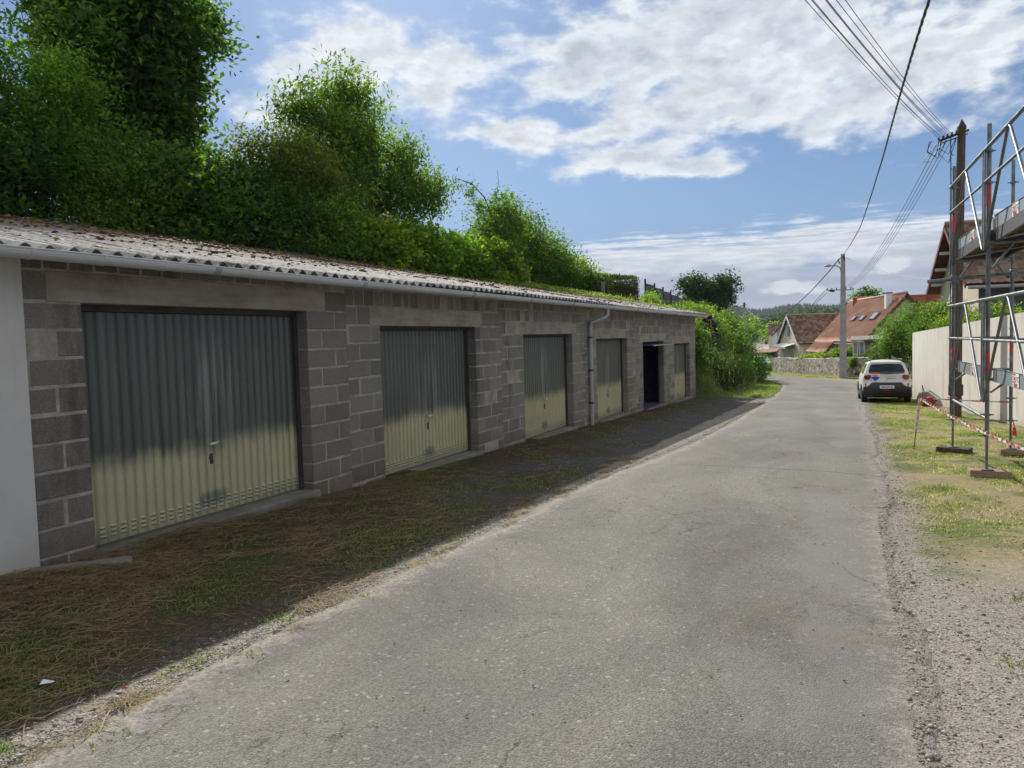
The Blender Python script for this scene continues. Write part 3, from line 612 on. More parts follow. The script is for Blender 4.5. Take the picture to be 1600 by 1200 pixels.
# closed dark void behind the other doors
# doors
def ribs(Y0, Y1, z0, z1, x, npan, zf0):
    V = []; Fc = []; T = []
    prof = []
    w = (Y1-Y0)/npan
    for k in range(npan):
        y = Y0+k*w; prof += [(y+.001, 0), (y+w-.013, .001), (y+w-.012, -.03), (y+w-.003, -.03)]
    prof.append((Y1, 0)); zs = np.linspace(z0, z1, 14)
    for z in zs:
        for (y, d) in prof: V.append((x+d, y, z)); T.append((z-z0)/(z1-z0))
    n = len(prof)
    for a in range(len(zs)-1):
        for b in range(n-1): Fc.append((a*n+b, a*n+b+1, (a+1)*n+b+1, (a+1)*n+b))
    return V, Fc, T
bound_t = [.32, .34, .365, .40, 0, .43]
for i in range(6):
    oy0, oy1, zt = y0s[i], y0s[i]+DW, zts[i]; zb = zt-DH
    fr = MB(); xf = GX-.17
    fr.box(xf-.04, xf+.03, oy0, oy0+.045, zb, zt); fr.box(xf-.04, xf+.03, oy1-.05, oy1, zb, zt); fr.box(xf-.04, xf+.032, oy0+.045, oy1-.05, zt-.055, zt-.001)
    sill = MB(); sill.bbox(GX-.2, GX+.045+.04*rnd.random(), oy0-.02, oy1+.04, zb-.14, zb+.0, .012)
    obj('door_sill', sill, MSLAB, G)
    if i == 4:
        f = obj('door_frame', fr, MFRAME, G)
        dr = thing('raised_door', None, None, (0, 0, 0)); COL.objects.unlink(dr); bpy.data.objects.remove(dr)
        d = MB(); p0 = Vector((GX+.28, oy0+.03, zt-.07)); 
        d.slab([(GX+.30, oy0+.05, zt-.09), (GX+.30, oy1-.02, zt-.09), (GX-2.0, oy1-.02, zt+.02), (GX-2.0, oy0+.05, zt+.02)], .03)
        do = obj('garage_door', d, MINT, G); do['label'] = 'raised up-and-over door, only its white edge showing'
        e = MB(); e.box(GX+.29, GX+.32, oy0+.04, oy1+.02, zt-.12, zt-.085); obj('door_edge', e, MGUT_D, do)
        ar = MB(); ar.tube([(GX-.12, oy1-.12, zb+.1), (GX-.10, oy1-.14, zt-1.2), (GX+.02, oy1-.12, zt-.7), (GX-.02, oy1-.12, zt-.1)], .014, 6); ar.box(GX-.165, GX-.145, oy1-.11, oy1-.085, zb, zt-.06); obj('door_arm', ar, MSTEEL, do)
        bd = MB(); bd.box(GX-5.0, GX-.8, oy0, oy1-.3, 0, 0); continue
    obj('door_frame', fr, MFRAME, G)
    V, Fc, T = ribs(oy0+.05, oy1-.055, zb+.01, zt-.06, 0, 26, zb)
    root = G.location
    me = raw('garage_door', np.array(V)-np.array([0, oy0, zb]), Fc, np.array(T)-bound_t[i])
    d = link('garage_door', me, MDOOR, G); d.location = (xf-root.x, oy0-root.y, zb-root.z)
    ed = MB(); cy = 1.39; 
    bar = MB(); bar.box(-.012, .004, .05, DW-.055, .0, .025); obj('bottom_rail', bar, MDOOR, d, world=False)
    hd = MB(); hz = .70; hd.tube([(0, cy, hz), (.05, cy, hz)], .012, 8); hd.tube([(.05, cy-.055, hz-.004), (.052, cy, hz), (.05, cy+.06, hz+.010)], [.012, .015, .010], 8)
    obj('handle', hd, MCHROME, d, world=False, smooth=True)
    kp = MB(); kp.tube([(0, cy-.01, hz-.14), (.012, cy-.01, hz-.14)], .017, 10); kp.box(0, .006, cy-.02, cy+.02, hz-.2, hz-.1); obj('lock_plate', kp, MFRAME, d, world=False)
    vt = MB(); w = (DW-.105)/26
    for k in range(26):
        yy = .05+k*w
        for q in range(3):
            zz = .075+q*.038
            vt.prism([(-.001, zz), (.010, zz), (.0105, zz+.004), (-.001, zz+.018)], 1, yy+.018, yy+w-.032, .5)
    vo = obj('vent_grille', vt, MDOOR, d, world=False)
    at = vo.data.attributes['tint']; at.data.foreach_set('value', np.full(len(vo.data.vertices), -.3, np.float32))
    sl = MB()
    for k in range(26):
        yy = .05+k*w
        for q in range(3): sl.box(.0, .0095, yy+.02, yy+w-.034, .070+q*.038, .0745+q*.038)
    obj('vent_groove', sl, MDARK, d, world=False)
# roof: corrugated sheets in two laps, real thickness
def roof_z(x): return .735+(-5.02-x)*.2025
xs = []; hs = []
laps = [(-5.065, -6.95), (-6.85, -8.75), (-8.65, -10.62)]
yy = np.arange(-6, 30.0, .177/12); MBs = []
for k, (xa, xb) in enumerate(laps):
    xx = np.linspace(xa, xb, 9); Xg, Yg = np.meshgrid(xx, yy)
    wv = .027*np.cos(2*np.pi*Yg/.177); sheet = np.floor((Yg+1000)/.92); 
    jit = .006*np.sin(sheet*12.9+k*3)*((Xg-xa)/(xb-xa))+.005*np.sin(sheet*5.1+k)
    sag = -.02*np.sin(Yg*.35+.5)
    Zt = roof_z(Xg)+wv+jit+sag+(0.0 if k == 0 else .010)*(1-(Xg-xa)/(xb-xa))+.002
    V1, F1 = grid_mesh(Xg, Yg, Zt); V2, F2 = grid_mesh(Xg, Yg, Zt-.008); n0 = len(V1); nu = len(xx); nv = len(yy)
    i1 = np.arange(n0).reshape(nv, nu); fe = []
    a = i1[:, 0]; fe.append(np.stack([a[:-1], a[1:], a[1:]+n0, a[:-1]+n0], 1)); a = i1[:, -1]; fe.append(np.stack([a[1:], a[:-1], a[:-1]+n0, a[1:]+n0], 1))
    a = i1[-1]; fe.append(np.stack([a[:-1], a[1:], a[1:]+n0, a[:-1]+n0], 1))
    V = np.concatenate([V1, V2]); Fc = np.concatenate([F1[:, ::-1], F2+n0]+fe)
    o = link('roof_sheeting', raw('roof_sheeting', V-np.array(G.location), Fc, smooth=True), MROOF, G); o.data.set_sharp_from_angle(angle=R_(50))
# eave beam closing below the sheets
eb = MB(); eb.box(GX-.12, GX-.02, GY0, GY1, EAVE+.03, EAVE+.115); obj('wall_plate', eb, MWOODD, G)
vb = MB(); vb.box(-10.6, GX-.3, -6, GY1-.25, .58, .66) if False else None
# gutter
def gz(y): return EAVE+.046
gu = MB(); gx = -5.105; R0 = .068
def gutter_ring(y, r, zc, a0=180, a1=360, n=10): return [(gx+r*math.cos(R_(a0+(a1-a0)*k/n)), y, zc+r*math.sin(R_(a0+(a1-a0)*k/n))) for k in range(n+1)]
ysg = list(np.arange(-6, 29.9, .9))+[29.93]
for a, b in zip(ysg, ysg[1:]):
    for r, flip in ((R0, 0), (R0-.004, 1)):
        A = gutter_ring(a, r, gz(a)); B = gutter_ring(b, r, gz(b))
        for k in range(10): gu.quad(*( (A[k], A[k+1], B[k+1], B[k]) if not flip else (B[k], B[k+1], A[k+1], A[k])))
    gu.tube([(gx+R0, a, gz(a)), (gx+R0, b, gz(b))], .007, 6, cap=False); gu.tube([(gx-R0, a, gz(a)), (gx-R0, b, gz(b))], .005, 5, cap=False)
cp = gutter_ring(29.93, R0, gz(0)); gu.poly(cp)
gob = obj('gutter', gu, MGUT, G, smooth=True, angle=50)
yb_ = 1.2
while yb_ < 29.8:
    br = MB(); 
    for k in range(11): pass
    wb = .012 if int(yb_*7) % 5 else .035
    A = gutter_ring(yb_-wb, R0+.005, gz(0)); B = gutter_ring(yb_+wb, R0+.005, gz(0))
    for k in range(10): br.quad(A[k], A[k+1], B[k+1], B[k])
    A2 = gutter_ring(yb_-wb, R0-.001, gz(0)); B2 = gutter_ring(yb_+wb, R0-.001, gz(0))
    for k in range(10): br.quad(A2[k+1], A2[k], A[k], A[k+1]); br.quad(B[k+1], B[k], B2[k], B2[k+1])
    br.box(gx-R0-.02, gx-R0, yb_-wb, yb_+wb, gz(0)-.02, gz(0)+.012)
    obj('gutter_bracket', br, MGUT_D if wb > .02 else MGUT, gob, smooth=True, angle=40); yb_ += .55
dp = MB(); Yd = 16.55; dp.tube([(gx, Yd+.30, gz(0)-.04), (gx, Yd+.30, gz(0)-.19), (gx-.02, Yd+.26, gz(0)-.24), (GX+.07, Yd+.05, gz(0)-.36), (GX+.065, Yd, gz(0)-.45), (GX+.065, Yd, -2.02)], .045, 12)
do = obj('downpipe', dp, MGUT_D, G, smooth=True, angle=50)
for z in (-.0, -.75, -1.5):
    cl_ = MB(); cl_.tube([(GX+.065, Yd, z-.02), (GX+.065, Yd, z+.02)], .051, 12); cl_.box(GX, GX+.03, Yd-.02, Yd+.02, z-.015, z+.015); obj('pipe_clip', cl_, MFRAME, do)
# ridge capping timber / small upstand at the top of the roof
# moss and debris on the roof
def blobs_mesh(P, S, tints, rng, flat=.6):
    base = np.array([(0, 0, 1), (.89, 0, .45), (.28, .85, .45), (-.72, .53, .45), (-.72, -.53, .45), (.28, -.85, .45), (.72, .53, -.45), (-.28, .85, -.45), (-.89, 0, -.45), (-.28, -.85, -.45), (.72, -.53, -.45), (0, 0, -1)])
    fc = np.array([(0, 1, 2), (0, 2, 3), (0, 3, 4), (0, 4, 5), (0, 5, 1), (1, 6, 2), (2, 7, 3), (3, 8, 4), (4, 9, 5), (5, 10, 1), (2, 6, 7), (3, 7, 8), (4, 8, 9), (5, 9, 10), (1, 10, 6), (6, 11, 7), (7, 11, 8), (8, 11, 9), (9, 11, 10), (10, 11, 6)])
    n = len(P); an = rng.uniform(0, 6.28, n); c, s = np.cos(an), np.sin(an); V = base[None]*rng.uniform(.55, 1.25, (n, 12, 1))*S[:, None, None]
    V = V*np.stack([rng.uniform(.7, 1.3, n), rng.uniform(.7, 1.3, n), np.full(n, flat)], 1)[:, None]
    x = V[..., 0]*c[:, None]-V[..., 1]*s[:, None]; y = V[..., 0]*s[:, None]+V[..., 1]*c[:, None]
    V = np.stack([x, y, V[..., 2]], -1)+P[:, None]
    Fc = (fc[None]+(np.arange(n)*12)[:, None, None]).reshape(-1, 3)
    return V.reshape(-1, 3), Fc, np.repeat(tints, 12)
n = 46000; u = rng.random(n)
px = -5.1-5.5*rng.random(n)**.75; py = rng.uniform(-1, 29.8, n)
pat = np.sin(py*1.1+px*.8)+np.sin(py*2.9-px*1.7)+np.sin(py*.5+2)*.8
keep = rng.random(n) < np.clip(.20+.45*(pat > .3)+.8*ss(8.4, 9.7, -px)+.30*ss(7.2, 8.6, -px)*(pat > -.3)+.25*np.exp(-((py-9)/3)**2)*(px < -6), 0, 1)*np.where(px > -5.4, .4, 1)
px, py = px[keep], py[keep]; n = len(px)
py = np.where(rng.random(n) < .6, np.round(py/.177)*.177+.0885+rng.normal(0, .02, n), py)
lapd = rng.random(n) < .25; px = np.where(lapd & (px > -8), np.where(px > -7.3, -6.83, -8.63)+rng.normal(0, .03, n), px)
S = rng.uniform(.009, .036, n)*(1+.8*(rng.random(n) < .08))*(1+.5*ss(8.8, 9.6, -px)); pz = roof_z(px)+.027*np.cos(2*np.pi*py/.177)-.02*np.sin(py*.35+.5)+.012
ti = np.clip(rng.beta(1.6, 2.6, n)+.35*(rng.random(n) < .08)+.15*np.sin(py*2), 0, 1)
V, Fc, T = blobs_mesh(np.stack([px, py, pz], 1), S, ti, rng, .55)
o = link('moss', raw('moss', V, Fc, T, smooth=True), L_MOSS); props(o, 'rust brown and yellow moss cushions scattered over the corrugated garage roof', 'moss', kind='stuff')

# white rendered neighbour at the near end, under the same eave
Wb = thing('rendered_building', 'white rendered wall standing against the near end of the block garages', 'building', (GX, 1.5, -1.6))
m = MB(); m.bbox(GX-.22, GX+.022, -6, GY0-.004, -2.2, EAVE+.05, .01); obj('wall', m, MWHITE, Wb)
kb = MB(); kb.bbox(-.06, .06, -.34, .34, -.03, .05, .015); k = obj('concrete_kerb_piece', kb, MSLAB, world=False); k.location = (-5.16, 3.68, -1.60); k.rotation_euler = (0, .05, -.75)
props(k, 'broken strip of concrete kerb lying in hay below the white wall', 'kerb piece')
# ------------------------------------------------------------------ vegetation
def leaf_cloud(lobes, n_cl, per, size, rng, sig=.16, asp=.55, shell=.45, droop=.3, flat=None):
    vol = np.array([l[3]*l[4]*l[5] for l in lobes])**.75; wt = vol/vol.sum(); k = rng.choice(len(lobes), n_cl, p=wt); L = np.array(lobes)[k]
    d = rng.normal(size=(n_cl, 3)); d /= np.linalg.norm(d, axis=1)[:, None]
    r = rng.random(n_cl)**shell*(1+.10*rng.normal(size=n_cl)); C = L[:, :3]+d*r[:, None]*L[:, 3:6]
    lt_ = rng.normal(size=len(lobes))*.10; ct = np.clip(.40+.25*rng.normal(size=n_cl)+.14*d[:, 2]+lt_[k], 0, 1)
    cs = rng.uniform(.6, 1.4, n_cl)*sig
    P = np.repeat(C, per, 0)+rng.normal(size=(n_cl*per, 3))*np.repeat(cs, per)[:, None]*np.array([1, 1, .75]); n = len(P)
    T = np.clip(np.repeat(ct, per)+.13*rng.normal(size=n), 0, 1)
    nr = rng.normal(size=(n, 3)); nr[:, 2] = np.abs(nr[:, 2])*1.0+.35; nr /= np.linalg.norm(nr, axis=1)[:, None]
    ax = rng.normal(size=(n, 3)); ax[:, 2] -= droop; ax -= nr*(ax*nr).sum(1)[:, None]; ax /= np.linalg.norm(ax, axis=1)[:, None]
    sd = np.cross(nr, ax); s = size*rng.uniform(.6, 1.3, n)[:, None]
    V = np.stack([P-ax*s*.5, P+sd*s*asp*.5+nr*s*.08-ax*s*.08, P+ax*s*.55-nr*s*.06, P-sd*s*asp*.5+nr*s*.08-ax*s*.08], 1).reshape(-1, 3)
    Fc = np.arange(4*n).reshape(n, 4); return V, Fc, np.repeat(T, 4), C
def limbs(base, top, C, rng, r0, nb, mb):
    base = Vector(base); top = Vector(top); pts = [base]; 
    for k in range(1, 6):
        q = base.lerp(top, k/5)+Vector(rng.normal(size=3)*.06*(top-base).length*(.5 if k < 5 else 0)); pts.append(q)
    mb.tube(pts, [r0*(1-.15*k) for k in range(6)], 7)
    for c in C[rng.choice(len(C), min(nb, len(C)), replace=False)]:
        c = Vector(c); j = rng.integers(1, 5); s = pts[j]; m_ = s.lerp(c, .5)+Vector((0, 0, .08*(c-s).length))+Vector(rng.normal(size=3)*.04*(c-s).length)
        mb.tube([s, m_, c], [r0*.38, r0*.2, r0*.05], 5, cap=False)
def plant(name, label, cat, lobes, n_cl, per, size, m, group=None, base=None, top=None, r0=.06, nb=14, seed=1, trunk='trunk', **k):
    rg = np.random.default_rng(seed); L = np.array(lobes)
    if base is None:
        base = (L[:, 0].mean(), L[:, 1].mean(), float(H(L[:, 0].mean(), L[:, 1].mean()))-.1)
    if top is None: top = (L[:, 0].mean(), L[:, 1].mean(), L[:, 2].max())
    T = thing(name, label, cat, base, 0, group)
    V, Fc, Ti, C = leaf_cloud(lobes, n_cl, per, size, rg, **k)
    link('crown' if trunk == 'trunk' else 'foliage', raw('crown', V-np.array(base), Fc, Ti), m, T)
    mb = MB(); limbs(base, top, C, rg, r0, nb, mb); obj(trunk, mb, MBARK, T, smooth=True)
    return T
gB = 'trees and shrubs on the bank behind the garages'
plant('broadleaf_tree', 'feathery light green tree at the far left, left of the tall dark tree', 'tree', [(-12.5, 6.2, 3.4, 1.5, 1.6, 2.0), (-12.3, 8.3, 3.5, 1.2, 1.2, 1.75), (-12.2, 8.9, 4.3, .7, .7, .9), (-13, 6.6, 5.0, 1.5, 1.4, 1.0)], 2500, 22, .075, L_BRIGHT, gB, seed=2, r0=.10, sig=.16, nb=30)
plant('maple_tree', 'tall dense dark green tree rising out of the top of the photo', 'tree', [(-13.8, 11.5, 4.2, 1.7, 1.35, 2.4), (-13.8, 11.3, 7.4, 1.9, 1.35, 2.6), (-13.6, 12.3, 6.2, 1.0, .75, 2.0), (-13.4, 13.2, 7.3, .75, .6, .28), (-13.4, 13.8, 7.05, .3, .35, .2), (-13.5, 10.4, 5.6, .9, .6, 1.4)], 2900, 24, .16, L_DARK, gB, seed=3, r0=.2, sig=.2, nb=30)
T = plant('walnut_tree', 'open leafy tree with drooping narrow leaves and sky showing through its crown', 'tree', [(-13, 17.2, 4.9, 1.2, 1.4, 2.0), (-13, 18.3, 5.9, 1.0, 1.4, 1.5), (-13, 18.2, 7.1, .6, .8, .75), (-13, 16.2, 6.0, .8, .8, .8), (-13, 20.2, 4.8, 1.0, 1.7, 1.5), (-13, 22.0, 4.9, .7, 1.0, .9), (-13, 21.0, 6.0, .6, .6, .5), (-13, 22.9, 5.3, .4, .5, .4)], 820, 32, .155, L_MID, gB, seed=4, r0=.11, sig=.26, asp=.36, droop=1.4, nb=60, shell=.5)
plant('copper_shrub', 'bronze tinted shrub in front of the open leafy tree', 'shrub', [(-12.0, 13.6, 3.9, .8, 1.1, 1.0), (-12.0, 14.9, 4.1, .8, 1.0, 1.0), (-12, 16.0, 3.4, .8, .9, .9)], 800, 22, .09, L_BRONZE, gB, seed=5, sig=.15)
sh = [((-11.7, 4.6), 'darkest low shrub at the left edge under the feathery tree', L_DARK, 1.1), ((-11.6, 6.9), 'dark green shrub at the foot of the feathery tree, just above the roof', L_DARK, 1.2), ((-11.6, 9.2), 'small leaved dark shrub left of the tall dark tree\'s foot', L_MID, 1.3),
      ((-11.6, 11.2), 'deep green shrub right under the tall dark tree', L_DARK, 1.3), ((-11.6, 13.2), 'dull green shrub below the bronze tinted one', L_DARK, 1.25), ((-11.5, 15.0), 'mid green shrub between the bronze one and the bright vine', L_MID, 1.1)]
for k, ((x, y), lab, m, s) in enumerate(sh):
    plant('shrub', lab, 'shrub', [(x, y, 2.5, .85, 1.25*s, 1.05), (x-.3, y+.7, 3.1, .8, .9*s, .8), (x+.35, y-.3, 1.95, .45, 1.2, .45), (x-.4, y-.6, 3.3, .8, .8, .7)], 900, 20, [.12, .10, .07, .14, .09, .11][k], m, gB, seed=20+k, r0=.05, sig=.16, nb=16)
for k, (y, z, lab) in enumerate([(16.9, 2.65, 'bright yellow green vine mound nearest, beside the dark shrubs'), (19.0, 2.75, 'lush green vine mound in the middle of the row above the roof'), (21.4, 2.75, 'green vine mound drooping over the roof, second from the arching shrub'), (24.0, 2.85, 'light green mound at the foot of the arching shrub, twigs showing below')]):
    plant('vine_mound', lab, 'vine', [(-11.5, y, z, .8, 1.15, .62), (-11.1, y+.5, z-.45, .5, 1.1, .55), (-11.7, y-.6, z+.12, .7, .8, .45), (-10.9, y-.2, z-.8, .3, .9, .3)], 620, 20, .13, [L_YEL, L_BRIGHT, L_BRIGHT, L_YEL][k], gB, seed=40+k, sig=.15, asp=.85, r0=.03, trunk='stems')
T4 = plant('elder_tree', 'tapering dark green shrubby tree with an arching twig at its top left', 'tree', [(-12.4, 26.5, 3.4, 1.0, 1.9, 1.9), (-12.4, 27.3, 4.8, .7, 1.2, 1.0), (-12.4, 29.5, 3.7, 1.0, 2.0, 1.6), (-12.4, 32.2, 3.3, 1.0, 2.3, 1.4), (-12.4, 35.2, 2.9, 1.0, 2.2, 1.2), (-12.4, 38.2, 2.5, .9, 2.0, 1.0)], 1900, 22, .13, L_MID, gB, seed=50, r0=.10, sig=.2)
m = MB(); pts = [(-12.4, 26.3, 4.6), (-12.4, 25.6, 5.3), (-12.4, 24.6, 5.62), (-12.4, 23.6, 5.6), (-12.4, 23.1, 5.3)]; m.tube(pts, [.03, .025, .02, .015, .01], 5)
m.tube([(-12.4, 26.6, 5.3), (-12.4, 26.9, 6.1), (-12.4, 26.8, 6.5)], [.015, .01, .005], 4)
obj('arching_twig', m, MBARK, T4)
V, Fc, Ti, C = leaf_cloud([(-12.4, 23.4, 5.45, .2, .35, .2), (-12.4, 24.5, 5.35, .2, .5, .3), (-12.4, 25.3, 4.9, .25, .5, .4)], 34, 18, .10, rng, sig=.10)
link('leaves', raw('leaves', V-np.array(T4.location), Fc, Ti), L_MID, T4)
# clipped hedge
def box_leaves(x0, x1, y0, y1, z0, z1f, n, size, rg):
    P = np.stack([rg.uniform(x0, x1, n), rg.uniform(y0, y1, n), rg.random(n)], 1); f = rg.integers(0, 4, n)
    P[:, 0] = np.where(f == 0, x1, P[:, 0])+rg.normal(size=n)*.05; zt = z1f(P[:, 1]); P[:, 2] = z0+(zt-z0)*np.where(f == 1, 1, P[:, 2]); P[:, 1] = np.where(f == 2, y0, np.where(f == 3, y1, P[:, 1]))
    P += rg.normal(size=P.shape)*.05
    nr = rg.normal(size=(n, 3)); nr /= np.linalg.norm(nr, axis=1)[:, None]; ax = np.cross(nr, rg.normal(size=(n, 3))); ax /= np.linalg.norm(ax, axis=1)[:, None]; sd = np.cross(nr, ax); s = size*rg.uniform(.6, 1.3, n)[:, None]
    V = np.stack([P-ax*s*.5, P+sd*s*.3, P+ax*s*.5, P-sd*s*.3], 1).reshape(-1, 3)
    return V, np.arange(4*n).reshape(n, 4), np.repeat(np.clip(.4+.25*rg.normal(size=n), 0, 1), 4)
T = thing('hedge', 'clipped brownish green hedge behind the roof, between the dark shrubby tree and the grey fence', 'hedge', (-12, 40, 1.4), 0, gB)
V, Fc, Ti = box_leaves(-13.0, -11.6, 35.5, 44.6, 1.4, lambda y: interp(y, [(35, 3.05), (44.6, 3.5)]), 26000, .085, np.random.default_rng(9))
link('foliage', raw('foliage', V-np.array(T.location), Fc, Ti), L_HEDGE, T); m = MB(); m.box(-12.85, -11.75, 35.6, 44.4, 1.3, 3.0); obj('inner_branches', m, MBARK, T)
m = MB(); m.bbox(-10.86, -10.72, 34.9, 35.04, .5, 2.62, .01); o = obj('concrete_post', m, MSLAB); props(o, 'small square concrete post standing behind the roof edge before the hedge', 'post')
# dark panel fence on the bank
T = thing('panel_fence', 'dark grey panel fence with black posts on top of the bank', 'fence', (-12, 48, 1.4))
for k in range(9):
    y = 48+k*2.5; zt = 3.45-.13*k; zg = float(H(-12, y))-.1
    m = MB(); m.bbox(-12.05, -11.95, y-.05, y+.05, zg, zt+.18, .008); obj('post', m, MCHAR if False else MDARK, T)
    if k < 8:
        m = MB(); m.box(-12.02, -11.985, y+.05, y+2.45, zg, zt-.10); 
        for q in range(1, 8): m.box(-12.026, -11.979, y+.05, y+2.45, zg+(zt-.1-zg)*q/8-.012, zg+(zt-.1-zg)*q/8+.006)
        obj('panel', m, MCHAR, T)
# bank plants past the garages
gP = 'shrubs on the bank past the garages'
bank = [('shrub', 'ivy and bramble clump against the far end wall of the garages', [(-5.9, 31.0, -.4, .7, .8, 1.3), (-6.0, 31.3, -1.5, .7, .9, .8), (-7.0, 31.3, .3, .9, .8, .4)], L_MID, 700, .09),
 ('shrub', 'dark bramble clump just right of the ivy at the garage end', [(-5.9, 33.5, -1.3, .9, 1.4, .9), (-6.9, 34, -.4, .9, 1.4, .8)], L_DARK, 800, .09),
 ('shrub', 'yellow green elder bush in the middle of the bank', [(-6.4, 36.5, -.9, 1.0, 1.4, 1.0), (-7.4, 37, .2, 1.1, 1.5, .9)], L_HEDGE, 800, .10),
 ('shrub', 'rounded green bush on the skyline of the bank', [(-7.4, 41, .6, 1.2, 2.0, 1.1), (-6.9, 42.5, -.5, 1.1, 1.8, 1.2), (-8.6, 44, 1.0, 1.1, 1.8, .9)], L_MID, 1200, .11),
 ('shrub', 'darker green bush where the bank drops towards the bend', [(-7.2, 48, .0, 1.2, 2.2, 1.4), (-6.7, 51.5, -1.2, 1.1, 2.2, 1.4), (-8.4, 53, -.2, 1.4, 2.2, 1.5)], L_DARK, 1200, .12),
 ('shrub', 'low bramble spilling down to the grass at the bend', [(-5.3, 40, -2.0, .9, 2.0, .6), (-5.2, 46, -2.0, 1.0, 2.4, .95), (-6.2, 50, -2.3, 1.0, 2.0, .8)], L_DARK, 900, .10),
 ('shrub', 'brownish green thicket above the grass strip', [(-5.5, 36, -2.1, .8, 1.5, .5), (-5.3, 33, -2.2, .6, 1.4, .4)], L_HEDGE, 500, .09),
 ('shrub', 'light green sapling cluster behind the bend', [(-11.5, 60, -.8, 1.8, 3.0, 1.6), (-10.0, 58, -1.8, 1.3, 2.5, 1.3)], L_BRIGHT, 900, .16),
 ('shrub', 'pale green bush in front of the panel fence', [(-11.2, 45.8, 1.9, .6, 1.0, .75)], L_BRIGHT, 300, .10)]
for k, (nm, lab, lb, m, nc, s) in enumerate(bank): plant(nm, lab, 'shrub', lb, nc, 20, s, m, gP, seed=70+k, r0=.03, sig=.17, nb=12, trunk='stems')
# torn dark sheet and dead branches by the garage corner
rgs = np.random.default_rng(77); T = thing('torn_sheet', 'blackish brown torn sheet sagging in the vegetation past the garage corner', 'sheet', (-5.5, 33.2, .1))
yv = np.linspace(0, 1, 15); zv = np.linspace(0, 1, 17); Yg, Zg = np.meshgrid(yv, zv); xg = -5.55+.22*np.sin(Yg*9+Zg*3)*.6+.14*np.sin(Zg*14)+.25*(1-Zg)+.05*rgs.normal(size=Yg.shape)
V, Fc = grid_mesh(xg, 32.2+1.5*Yg+.15*np.sin(Zg*8)-.25*(1-Zg), .78-.95*(1-Zg)*(.6+.5*Yg)-.15*(Yg-.4)**2+.04*rgs.normal(size=Yg.shape)); link('cloth', raw('cloth', V-np.array(T.location), Fc, smooth=True), noisy('dark_sheet', (.018, .012, .012), (.06, .04, .035), 3, .8, .5, 12, .03), T)
m = MB()
for k in range(46):
    a = Vector((-5.5+.3*rgs.normal(), 31.6+.8*rgs.normal(), -.2+.45*rgs.normal())); d = Vector((.2*rgs.normal(), .7*rgs.normal(), .4*rgs.normal()-.2)); m.tube([a, a+d*.5+Vector((0, 0, .06)), a+d], [.011, .008, .003], 4, cap=False)
o = obj('dead_branches', m, mat('dead_wood', .9, (.22, .19, .16))); props(o, 'tangle of bare grey branches between the garage end and the torn sheet', 'branches', kind='stuff')
# creeper lying on the far part of the roof
rg = np.random.default_rng(11); n = 5200; y = rg.uniform(21, 35.5, n); lim = interp(y, [(21, -10.4), (24, -9.9), (27, -9.3), (29.9, -7.6), (33, -7.0), (36, -7.5)]); x = lim-np.abs(rg.normal(size=n))*.8-rg.random(n)*.3
P = np.stack([x, y, np.where(y < 30.2, roof_z(x)+.05+.12*rg.random(n)*np.clip((lim-x)*1.5, 0, 1.3), np.maximum(H(x, y), roof_z(x)-.15)+.25*rg.random(n))], 1)
nr = rg.normal(size=(n, 3))*.6; nr[:, 2] = 1; nr /= np.linalg.norm(nr, axis=1)[:, None]; ax = np.cross(nr, rg.normal(size=(n, 3))); ax /= np.linalg.norm(ax, axis=1)[:, None]; sd = np.cross(nr, ax); s = rg.uniform(.06, .12, n)[:, None]
V = np.stack([P-ax*s*.5, P+sd*s*.4, P+ax*s*.5, P-sd*s*.4], 1).reshape(-1, 3)
o = link('creeper', raw('creeper', V, np.arange(4*n).reshape(n, 4), np.repeat(np.clip(.45+.25*rg.normal(size=n), 0, 1), 4)), L_YEL); props(o, 'yellow green creeper spreading over the far corner of the garage roof', 'creeper')
# far trees
def far_tree(label, x, y, r, h, m, seed, n=420, size=.5, zg=None, name='tree', grp='trees beyond the bend'):
    zg = float(H(x, y)) if zg is None else zg; rg = np.random.default_rng(seed)
    lb = [(x+rg.normal()*r*.45, y+rg.normal()*r*.3, zg+h*(.4+.5*rg.random()), r*rg.uniform(.4, .62), r*.5, h*rg.uniform(.14, .26)) for _ in range(8)]+[(x, y, zg+h*.55, r*.75, r*.7, h*.4)]
    plant(name, label, 'tree', lb, n, 16, size, m, grp, base=(x, y, zg-.2), top=(x, y, zg+h*.8), r0=.035*h, sig=r*.13, seed=seed, nb=12, shell=.35)
far_tree('large round dark tree behind the grey panel fence', -17.9, 110, 3.4, 7.2, L_FAR, 101, 700, .42, zg=.9)
far_tree('smaller dark tree just left of the large round one', -21.2, 108, 1.9, 4.4, L_FAR, 102, 300, .38, zg=.8)
far_tree('dark tree crown showing above the ridge of the big pink roofed house', 3.6, 130, 3.3, 10.6, L_DARK, 103, 520, .5)
spec = [(-31, 240, 7, 11, L_BRIGHT), (-37, 300, 8, 12, L_MID), (-27, 320, 9, 15, L_FAR), (-19.5, 250, 6, 10.5, L_FAR), (-15.5, 210, 5, 8.5, L_MID), (-25, 390, 12, 20, L_FAR), (-9, 300, 10, 16, L_FAR), (2, 330, 11, 17, L_FAR), (-38, 215, 6, 8, L_MID), (-45, 330, 11, 15, L_MID), (-18, 420, 14, 23, L_FAR), (14, 350, 12, 18, L_FAR)]
labs = ['bright green tree left of the distant road', 'mid green tree where the distant road disappears', 'tall dark tree behind the grey roofed cottage', 'dark tree beside the white sided house', 'green tree touching the white sided house gable', 'broad dark crown standing at the centre of the far tree belt', 'dark crown just above the brown tiled roof of the gabled house', 'dark crown left of the concrete lamp pole', 'low green tree near the top of the meadow', 'wide green crown farthest left in the far tree belt', 'tallest crown in the far tree belt under the ridge', 'dark crown hidden behind the big pink roof']
